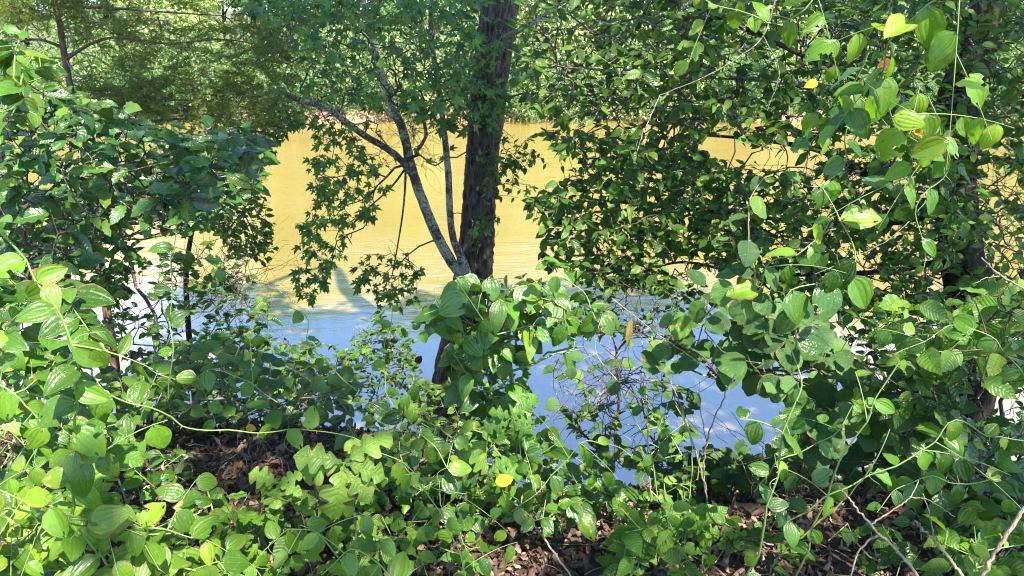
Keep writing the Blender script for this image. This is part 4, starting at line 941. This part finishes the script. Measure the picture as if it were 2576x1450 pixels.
B('oval-leaved briers filling the space below the yellow leaf', 'brier', 'brier',
  [([(1000, 1180), (1240, 1230), (1480, 1240), (1500, 1310), (1240, 1330), (1000, 1300)], (2.0, 2.5), 26)], [(1200, 2.3)], .058, 130, per=1.0, step=.10, up=.5, camw=.6, droop=.4, name='greenbrier_thicket', cat='vine', twigmat='stem')
B('ribbed-leaf sprout between the pale dead branches at lower right', 'elm_big', 'elm',
  [([(2060, 1330), (2240, 1300), (2330, 1400), (2300, 1480), (2080, 1480)], (1.9, 2.3), 12)], [(2200, 2.1)], .06, 144, per=1.0, step=.10, up=.6, camw=.55, droop=.3, name='seedling', cat='seedling', twigmat='stem')
B('upright leafy sprigs rising before the blue water between the tan stalks', 'elm_big', 'seedling',
  [([(1600, 1000), (1700, 1020), (1760, 1180), (1740, 1290), (1620, 1260)], (2.1, 2.5), 14)], [(1680, 2.35)], .045, 145, per=1.2, step=.09, up=.5, camw=.6, droop=.4, name='seedling', cat='seedling', twigmat='stem', win=.3)
B('young ivy-like seedling in the bottom right corner', 'elm_big', 'seedling',
  [([(2340, 1320), (2600, 1300), (2600, 1480), (2360, 1480)], (1.7, 2.1), 26)], [(2480, 1.95)], .07, 123, per=1.0, step=.10, up=.6, camw=.6, droop=.35, name='seedling', cat='seedling', twigmat='stem')

# ------------------------------------------------------------------ oak seedlings
def star(name, label, cat, kind, mat, c, n, size, seed, stempts, spread=1.0, tilt=.5):
    rs = np.random.RandomState(seed); c = at(*c); P0 = [c]; g = at(*stempts); g[2] = gz(g[0], g[1])
    root = empty(name, g, label, cat); st = catmull([g, (g + c) / 2 + [.02, 0, .03], c], 8)
    V, F, UV = tubes([(st - g, np.linspace(.0035, .002, len(st)))], 6); add_mesh('stem', mesh_np('stem', V, F, UV, M['twig_grey']), root)
    P = []; D = []; N = []; Sz = []
    for k in range(n):
        a = k * 2.4 + rs.uniform(-.3, .3); d = RT * math.cos(a) + UP * math.sin(a) * .9 + FW * rs.uniform(-.5, .3) + np.array([0, 0, -.25])
        P.append(c - np.array([0, 0, .012 * (k // 5)])); D.append(nrm(d)); N.append(nrm(np.array([0, 0, .5]) + SUN * .3 + nrm(CAM - c) * .8 + rs.normal(size=3) * .3)); Sz.append(size * rs.uniform(.7, 1.15))
    put_leaves(root, g, kind, mat, *map(np.array, (P, D, N, Sz)), rs, 300, minpx=0)
star('oak_seedling', 'white oak seedling with large pale spotted lobed leaves, left of centre', 'seedling', 'oak', 'oak', (865, 1165, 1.6), 6, .12, 1, (865, 1200, 1.9))
star('oak_seedling', 'lower pale oak seedling beside the largest one, over brown litter', 'seedling', 'oak', 'oak', (700, 1215, 1.85), 6, .09, 2, (760, 1200, 2.1))
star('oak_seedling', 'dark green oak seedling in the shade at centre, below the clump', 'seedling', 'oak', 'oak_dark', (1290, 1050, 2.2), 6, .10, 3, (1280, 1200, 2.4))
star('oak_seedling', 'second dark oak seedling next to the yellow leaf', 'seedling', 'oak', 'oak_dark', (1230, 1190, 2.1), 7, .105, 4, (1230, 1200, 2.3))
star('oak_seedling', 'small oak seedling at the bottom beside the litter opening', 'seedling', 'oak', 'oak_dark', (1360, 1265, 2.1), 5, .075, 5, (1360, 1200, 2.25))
star('oak_seedling', 'small oak seedling in the lower right between green canes', 'seedling', 'oak', 'seedling', (2150, 1385, 1.9), 5, .08, 6, (2150, 1400, 2.0)) if False else None
star('broadleaf_seedling', 'sunlit broad-leaved seedling left of the bottom right litter', 'seedling', 'oak', 'seedling', (1820, 1345, 2.0), 6, .09, 6, (1820, 1400, 2.05))
star('elm_seedling', 'feathered hornbeam seedling with ribbed leaves at the left, in the brier', 'seedling', 'elm_big', 'elm', (270, 1130, 1.7), 5, .11, 7, (300, 1200, 1.9))

# ------------------------------------------------------------------ greenbrier vines, one by one
V_ = vine
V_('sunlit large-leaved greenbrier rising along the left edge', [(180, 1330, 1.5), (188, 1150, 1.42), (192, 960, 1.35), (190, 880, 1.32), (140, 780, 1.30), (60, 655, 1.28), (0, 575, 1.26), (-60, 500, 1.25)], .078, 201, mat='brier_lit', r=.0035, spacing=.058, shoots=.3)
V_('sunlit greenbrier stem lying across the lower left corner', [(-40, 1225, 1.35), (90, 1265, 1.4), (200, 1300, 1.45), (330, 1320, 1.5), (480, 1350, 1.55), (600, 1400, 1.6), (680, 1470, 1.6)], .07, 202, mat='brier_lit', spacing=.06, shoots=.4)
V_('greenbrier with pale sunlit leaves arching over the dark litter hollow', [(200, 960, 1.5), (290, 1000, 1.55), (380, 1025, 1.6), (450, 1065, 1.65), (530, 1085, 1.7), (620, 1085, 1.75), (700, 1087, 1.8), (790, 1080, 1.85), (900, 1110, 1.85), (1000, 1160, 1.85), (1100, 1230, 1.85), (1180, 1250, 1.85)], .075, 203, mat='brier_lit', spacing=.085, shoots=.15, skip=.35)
V_('single slender greenbrier shoot climbing upright before the left water', [(428, 1000, 2.1), (432, 880, 2.15), (430, 740, 2.2), (436, 610, 2.25), (455, 530, 2.3), (490, 450, 2.35), (520, 392, 2.4)], .06, 204, mat='brier', r=.0022, spacing=.09, shoots=.1)
V_('greenbrier with drooping heart leaves on the right, biggest of its kind', [(2010, 880, 1.7), (2000, 800, 1.68), (1985, 740, 1.66), (2060, 710, 1.66), (2140, 700, 1.65), (2145, 620, 1.65), (2110, 540, 1.66), (2060, 470, 1.7)], .085, 205, spacing=.07, shoots=.1, droop=.9)
V_('green thorny cane carrying paired leaves below the heart-leaved vine', [(1880, 1470, 1.8), (1930, 1300, 1.75), (1960, 1150, 1.72), (1990, 1040, 1.7), (2010, 960, 1.7), (1990, 850, 1.7)], .07, 206, r=.0036, spacing=.12, shoots=.15, skip=.3)
V_('second green thorny cane slanting right over the sunlit litter', [(2000, 1470, 1.9), (2040, 1350, 1.85), (2080, 1240, 1.8), (2140, 1120, 1.78), (2210, 1000, 1.76), (2260, 900, 1.75)], .068, 207, r=.0034, spacing=.11, shoots=.3, skip=.2)
V_('greenbrier with a row of glossy round leaves at the lower right', [(1960, 1330, 1.9), (2100, 1240, 1.85), (2230, 1180, 1.82), (2330, 1130, 1.8), (2400, 1060, 1.8), (2500, 1100, 1.8), (2620, 1110, 1.8)], .07, 208, r=.0028, spacing=.07, shoots=.15)
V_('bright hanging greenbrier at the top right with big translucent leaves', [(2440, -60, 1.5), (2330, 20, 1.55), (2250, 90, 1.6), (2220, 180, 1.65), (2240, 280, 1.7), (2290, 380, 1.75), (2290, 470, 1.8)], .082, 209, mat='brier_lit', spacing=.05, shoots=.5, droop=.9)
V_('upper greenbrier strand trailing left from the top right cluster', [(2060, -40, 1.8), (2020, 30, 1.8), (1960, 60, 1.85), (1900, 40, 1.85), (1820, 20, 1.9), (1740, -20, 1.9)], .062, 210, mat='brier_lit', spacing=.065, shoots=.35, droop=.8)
V_('greenbrier strand hanging beside the orange leaf on the right', [(2330, 250, 1.9), (2370, 340, 1.95), (2380, 440, 2.0), (2300, 520, 2.0), (2330, 620, 2.0), (2310, 700, 2.0)], .07, 211, spacing=.085, shoots=.3, droop=.9)
V_('hanging greenbrier left of the top right cluster, leaves in half shade', [(2180, 130, 1.75), (2140, 240, 1.8), (2130, 330, 1.8), (2120, 420, 1.85), (2060, 470, 1.85), (2000, 450, 1.85)], .072, 212, spacing=.065, shoots=.4, droop=.9)
V_('greenbrier on a pale twig in the middle right, matt oval leaves', [(1910, 780, 1.75), (1895, 680, 1.75), (1885, 590, 1.75), (1880, 540, 1.76), (1900, 480, 1.78), (1930, 430, 1.8)], .078, 213, mat='grape', leafkind='grape', spacing=.065, shoots=.2, stem='stem_dry')
V_('glossy rounded greenbrier pair group at the middle right', [(1830, 760, 1.8), (1900, 740, 1.75), (1940, 660, 1.72), (2000, 640, 1.7), (2060, 600, 1.72), (2090, 540, 1.75)], .08, 214, spacing=.065, shoots=.2, droop=.6)
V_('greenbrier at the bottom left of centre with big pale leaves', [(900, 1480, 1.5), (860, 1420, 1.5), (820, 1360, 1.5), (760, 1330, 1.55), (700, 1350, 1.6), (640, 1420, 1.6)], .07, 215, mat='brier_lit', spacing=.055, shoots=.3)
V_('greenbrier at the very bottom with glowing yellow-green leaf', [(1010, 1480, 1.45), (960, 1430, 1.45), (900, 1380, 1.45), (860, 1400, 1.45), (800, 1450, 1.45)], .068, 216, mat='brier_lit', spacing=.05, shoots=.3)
V_('greenbrier climbing left of the litter opening, oval glossy leaves', [(1180, 1470, 1.7), (1150, 1380, 1.75), (1110, 1300, 1.8), (1060, 1220, 1.85), (1020, 1180, 1.85), (1000, 1100, 1.9)], .068, 217, spacing=.06, shoots=.35)
V_('greenbrier over the centre foliage with two big glossy leaves', [(1100, 1300, 2.0), (1150, 1230, 2.0), (1110, 1150, 2.0), (1060, 1090, 2.05), (1000, 1030, 2.1), (960, 960, 2.15)], .072, 218, spacing=.075, shoots=.25)
V_('greenbrier right of the yellow leaf with hanging pointed leaves', [(1290, 1290, 2.05), (1370, 1220, 2.05), (1430, 1150, 2.05), (1480, 1110, 2.05), (1560, 1130, 2.1), (1640, 1180, 2.1)], .068, 219, spacing=.07, shoots=.3, droop=.8)
V_('glossy greenbrier in the lower right between the two green canes', [(1900, 1240, 1.95), (1960, 1160, 1.9), (2030, 1130, 1.9), (2100, 1090, 1.88), (2150, 1020, 1.88)], .062, 230, spacing=.06, shoots=.4)
V_('greenbrier dropping round leaves beside the pale dead branch', [(2500, 1200, 1.9), (2420, 1220, 1.9), (2340, 1200, 1.88), (2260, 1230, 1.86), (2200, 1290, 1.85)], .064, 231, spacing=.06, shoots=.35, droop=.7)
V_('greenbrier climbing through the shaded leaves at the right edge', [(2600, 980, 1.9), (2540, 900, 1.9), (2480, 840, 1.9), (2400, 820, 1.95), (2320, 860, 1.95), (2240, 900, 1.95)], .064, 232, spacing=.06, shoots=.4)
V_('greenbrier cluster above the blue water just right of the clump', [(1500, 800, 2.3), (1470, 740, 2.3), (1420, 700, 2.3), (1360, 700, 2.3)], .066, 233, spacing=.06, shoots=.3)
V_('small-leaved greenbrier strand over the centre left water', [(980, 1100, 2.4), (975, 1000, 2.4), (965, 900, 2.45), (985, 800, 2.5), (990, 760, 2.5)], .058, 220, spacing=.075, shoots=.3)
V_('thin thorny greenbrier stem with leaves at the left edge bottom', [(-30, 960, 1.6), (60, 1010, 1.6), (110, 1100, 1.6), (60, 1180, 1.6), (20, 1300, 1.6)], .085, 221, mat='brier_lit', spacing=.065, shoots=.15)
V_('greenbrier strand among the shaded leaves below the left holly', [(700, 1010, 2.3), (620, 960, 2.3), (540, 930, 2.3), (450, 960, 2.3), (330, 900, 2.3)], .062, 222, spacing=.07, shoots=.4)
V_('greenbrier strand over the middle left water with round leaves', [(900, 980, 2.4), (840, 930, 2.4), (780, 870, 2.45), (770, 800, 2.5), (700, 770, 2.5)], .055, 223, spacing=.10, shoots=.15)
V_('slender cane with round leaves over blue water right of centre', [(1660, 1250, 2.1), (1620, 1100, 2.1), (1560, 980, 2.15), (1510, 900, 2.2), (1500, 830, 2.2)], .062, 224, spacing=.12, shoots=.1, mat='grape', leafkind='brier', skip=.2)
V_('creeper climbing the thick maple trunk', [(1170, 800, 7.05), (1190, 700, 7.1), (1205, 600, 7.15), (1225, 480, 7.15), (1235, 380, 7.15), (1215, 250, 7.15), (1230, 130, 7.15), (1270, 0, 7.2)], .08, 225, spacing=.09, shoots=.6, r=.006, mat='elm', leafkind='elm', name='creeper_vine', stem='twig', thorns=False, group=None, droop=.5, nodeleaf=1)
V_('creeper leaves hanging on the right side of the thick trunk', [(1240, 500, 7.1), (1250, 440, 7.1), (1290, 400, 7.0), (1320, 420, 6.9), (1340, 370, 6.9)], .08, 226, spacing=.035, shoots=.9, r=.005, mat='elm', leafkind='elm', name='creeper_vine', stem='twig', thorns=False, group=None, nodeleaf=2)

# ------------------------------------------------------------------ single odd leaves
def odd_leaf(name, label, u, v, d, size, col, kind='grape', rot=0, seed=0):
    key = 'odd_%d' % seed; M[key] = leaf_mat(name + '_mat', col, tuple(c * 1.15 for c in col), col, .5, .3, 'pinnate', 1.0, .3)
    p = at(u, v, d); r = empty(name, p, label, 'leaf'); th = R(rot); dd = RT * math.sin(th) + UP * math.cos(th)
    put_leaves(r, p, kind, key, np.array([p]), np.array([dd]), np.array([nrm(CAM - p) + [0, 0, .3]]), np.array([size]), np.random.RandomState(seed), 1, minpx=0)
odd_leaf('yellow_leaf', 'brown-spotted yellow leaf caught in the seedlings at bottom centre', 1245, 1215, 1.95, .055, (.72, .48, .03), 'brier', 70, 1)
odd_leaf('orange_leaf', 'small orange dead leaf in the hanging vines at the right', 2310, 345, 1.7, .035, (.62, .26, .02), 'elm_big', 0, 2)
odd_leaf('brown_leaf', 'brown curled dead leaf among the top right greenbrier', 2225, 180, 1.7, .032, (.17, .075, .035), 'grape', 10, 3)
odd_leaf('dry_leaf', 'long pinkish dry leaf hanging over blue water right of centre', 1590, 800, 1.9, .075, (.30, .21, .16), 'slim', 190, 4)
odd_leaf('yellow_leaf', 'small yellow curled leaf above the dark litter hollow on the left', 618, 1075, 2.2, .035, (.70, .45, .03), 'brier', 100, 5)
odd_leaf('yellow_leaf', 'yellow pointed leaf on a twig left of the top right cluster', 2060, 205, 1.9, .038, (.38, .42, .04), 'elm_big', 250, 6)
odd_leaf('dark_leaf', 'dark red withered leaf dangling before blue water', 1048, 915, 3.0, .038, (.06, .022, .015), 'grape', 30, 7)

# ------------------------------------------------------------------ bare sticks and dry stalks
stick('dry_stick', 'long pale dry stick slanting across the bottom litter', 'stick', [([(1296, 1268, 2.1), (1350, 1330, 2.05), (1400, 1400, 1.95), (1445, 1465, 1.9)], .0035, .003), ([(1330, 1310, 2.07), (1315, 1300, 2.05), (1300, 1300, 2.05)], .0015, .0008)], 'dead')
stick('dead_branch', 'pale dead branch rising from lower right, forked near its top', 'branch', [([(2330, 1480, 1.6), (2270, 1400, 1.65), (2190, 1320, 1.7), (2140, 1260, 1.75), (2110, 1225, 1.8)], .0045, .002), ([(2190, 1320, 1.7), (2250, 1280, 1.72), (2290, 1250, 1.75), (2310, 1210, 1.78)], .0025, .0012), ([(2290, 1250, 1.75), (2340, 1260, 1.75), (2400, 1300, 1.75)], .0018, .0008), ([(2210, 1340, 1.7), (2160, 1390, 1.7), (2130, 1480, 1.7)], .003, .002)], 'dead')
stick('dead_branch', 'thin pale dead branch in the bottom right, left of the corner', 'branch', [([(2440, 1480, 1.55), (2400, 1420, 1.6), (2350, 1360, 1.65), (2300, 1310, 1.7)], .0045, .003), ([(2350, 1360, 1.65), (2340, 1300, 1.7), (2320, 1240, 1.75)], .002, .001)], 'dead')
stick('dead_branch', 'stout thorny cut cane in the bottom right corner', 'branch', [([(2460, 1480, 1.35), (2510, 1380, 1.35), (2570, 1290, 1.35), (2620, 1230, 1.35)], .005, .004)], 'dead')
stick('dry_stalk', 'pair of tan dry stalks standing right of centre over blue water', 'stalk', [([(1790, 1330, 2.1), (1770, 1200, 2.05), (1780, 1100, 2.0), (1820, 1000, 1.95), (1850, 940, 1.9)], .003, .0018), ([(1775, 1230, 2.05), (1740, 1100, 2.0), (1690, 970, 1.95), (1650, 920, 1.9)], .0028, .0014), ([(1780, 1120, 2.0), (1760, 1020, 2.0), (1760, 960, 1.95)], .0018, .001)], 'dead')
stick('dry_stalk', 'reddish upright stalk left of the tan dry stalks', 'stalk', [([(1640, 1260, 2.1), (1630, 1150, 2.1), (1628, 1040, 2.1), (1615, 940, 2.1)], .0025, .0012), ([(1632, 1180, 2.1), (1600, 1120, 2.1), (1560, 1090, 2.1)], .0015, .0008)], 'stem_dry')
stick('thorny_cane', 'thin green thorny cane standing alone over blue water on the right', 'cane', [([(1720, 1400, 2.0), (1735, 1250, 2.0), (1740, 1120, 2.0), (1700, 1010, 2.0)], .0022, .0012)], 'stem')
stick('dry_twig', 'long straight pale twig crossing the blue water right of centre', 'twig', [([(1540, 750, 1.9), (1640, 830, 1.9), (1740, 900, 1.9), (1800, 950, 1.9)], .0014, .001)], 'dead')
stick('dry_twig', 'pale bare twig reaching in from the right edge', 'twig', [([(2600, 740, 1.9), (2520, 695, 1.9), (2470, 650, 1.9)], .0028, .0015), ([(2520, 695, 1.9), (2480, 700, 1.9), (2450, 715, 1.9)], .0014, .0007)], 'dead')
stick('dry_twig', 'grey arching twig in front of the elm at the upper right', 'twig', [([(1660, 240, 2.6), (1760, 200, 2.6), (1850, 150, 2.6), (1920, 90, 2.6), (1950, 0, 2.6), (1960, -60, 2.6)], .0015, .0025), ([(1920, 90, 2.6), (1960, 180, 2.6), (1930, 280, 2.6)], .0016, .001), ([(1660, 240, 2.6), (1620, 330, 2.6), (1600, 390, 2.6)], .0018, .001)], 'twig_grey')
stick('dry_twig', 'long thin twig running across the elm leaves at the right', 'twig', [([(2340, 500, 2.4), (2240, 600, 2.4), (2120, 660, 2.4), (2050, 690, 2.4)], .0016, .001)], 'twig_grey')
stick('thorny_cane', 'bare green cane sloping down from the bent brier at lower right', 'cane', [([(2130, 1250, 1.85), (2040, 1330, 1.9), (1960, 1400, 1.95), (1930, 1450, 2.0)], .0026, .0026), ([(2130, 1250, 1.85), (2190, 1180, 1.8), (2240, 1080, 1.8)], .002, .0014)], 'stem')
def dead_bush(label, c, g, n, L, seed, mat):
    rs = np.random.RandomState(seed); c = at(*c); root = empty('dead_twig_bush', c, label, 'dead bush'); ch = []
    for k in range(n):
        d = nrm(rs.normal(size=3) + [0, -.2, .4]); p = [c + rs.normal(size=3) * .02]
        for j in range(12): d = nrm(d + rs.normal(size=3) * .3); p.append(p[-1] + d * L / 12 * rs.uniform(.6, 1.2))
        ch.append((np.array(p) - c, np.linspace(.0022, .0007, 13)))
        for q in range(2):
            i = rs.randint(3, 10); dd = nrm(rs.normal(size=3)); pp = [p[i]]
            for j in range(6): dd = nrm(dd + rs.normal(size=3) * .35); pp.append(pp[-1] + dd * L / 16)
            ch.append((np.array(pp) - c, np.linspace(.0013, .0005, 7)))
    V, F, UV = tubes(ch, 4); add_mesh('twigs', mesh_np('twigs', V, F, UV, M[mat]), root, kind='stuff')
dead_bush('bleached tangle of dead twigs in the dark hollow at the lower left', (645, 1175, 2.7), 0, 22, .32, 1, 'dead')
dead_bush('small heap of dry tan twigs on the litter at the lower left', (560, 1265, 2.5), 0, 14, .16, 2, 'dead')
dead_bush('dark tangle of thin twigs over the lower right litter', (2000, 1250, 2.4), 0, 26, .5, 3, 'twig')
dead_bush('grey tangle of thin twigs beneath the right-edge shrub', (2330, 1150, 2.4), 0, 24, .45, 4, 'twig_grey')
dead_bush('fine web of bare twigs against pale water at the left', (600, 740, 4.6), 0, 34, .75, 5, 'twig')
dead_bush('fine drooping bare twigs left of the thick trunk above yellow water', (1040, 330, 7.0), 0, 40, .8, 6, 'twig')
dead_bush('web of thin bare twigs over blue water right of centre', (1560, 960, 3.0), 0, 30, .6, 7, 'twig')

# ------------------------------------------------------------------ leaf litter
rs = np.random.RandomState(55); n = 120000
X = rs.uniform(-4.2, 4.6, n); Y = 0.9 + 5.2 * rs.rand(n) ** 1.2; Z = terrain(X, Y); ok = Z > .1
X, Y, Z = X[ok], Y[ok], Z[ok]; n = len(X)
Pq = np.stack([X, Y, Z + .004 + .02 * rs.rand(n)], 1); Dq = nrm(np.stack([rs.normal(size=n), rs.normal(size=n), rs.normal(size=n) * .45], 1)); Nq = nrm(np.array([0, 0, 1.]) + rs.normal(size=(n, 3)) * .55)
T['litter'] = [strip_leaf(lambda t, k=k: w_holly(t, k), 6, 3, 0, fo, cu, .12, s, tw, petiole=False) for k, fo, cu, s, tw in ((.22, 1.0, .6, 1, .8), (.26, -.9, -.5, 2, -.9), (.15, .5, .9, 3, .6), (.28, .5, -.4, 4, .4))]
o = add_mesh('fallen_leaves', merged_leaves('litter', Pq, Dq, Nq, np.clip(rs.lognormal(math.log(.026), .42, n), .01, .085), rs, M['litter'])); tag(o, 'brown dry leaf litter covering the near bank', 'leaf litter', kind='stuff')
rs = np.random.RandomState(57); ch = []
for k in range(420):      # small fallen twigs lying in the litter
    x, y = rs.uniform(-3, 3.4), rs.uniform(1.2, 4.2); a0 = rs.rand() * 6.28; L = rs.uniform(.06, .35); m = 6; pts = []
    for j in range(m):
        a0 += rs.normal() * .25; x += math.cos(a0) * L / m; y += math.sin(a0) * L / m; pts.append([x, y, gz(x, y) + .02 + .015 * rs.rand()])
    ch.append((np.array(pts), np.linspace(rs.uniform(.001, .003), .0006, m)))
V, F, UV = tubes(ch, 4); o = add_mesh('fallen_twigs', mesh_np('fallen_twigs', V, F, UV, M['dead'])); tag(o, 'small dry twigs scattered over the brown leaf litter', 'twigs', kind='stuff')
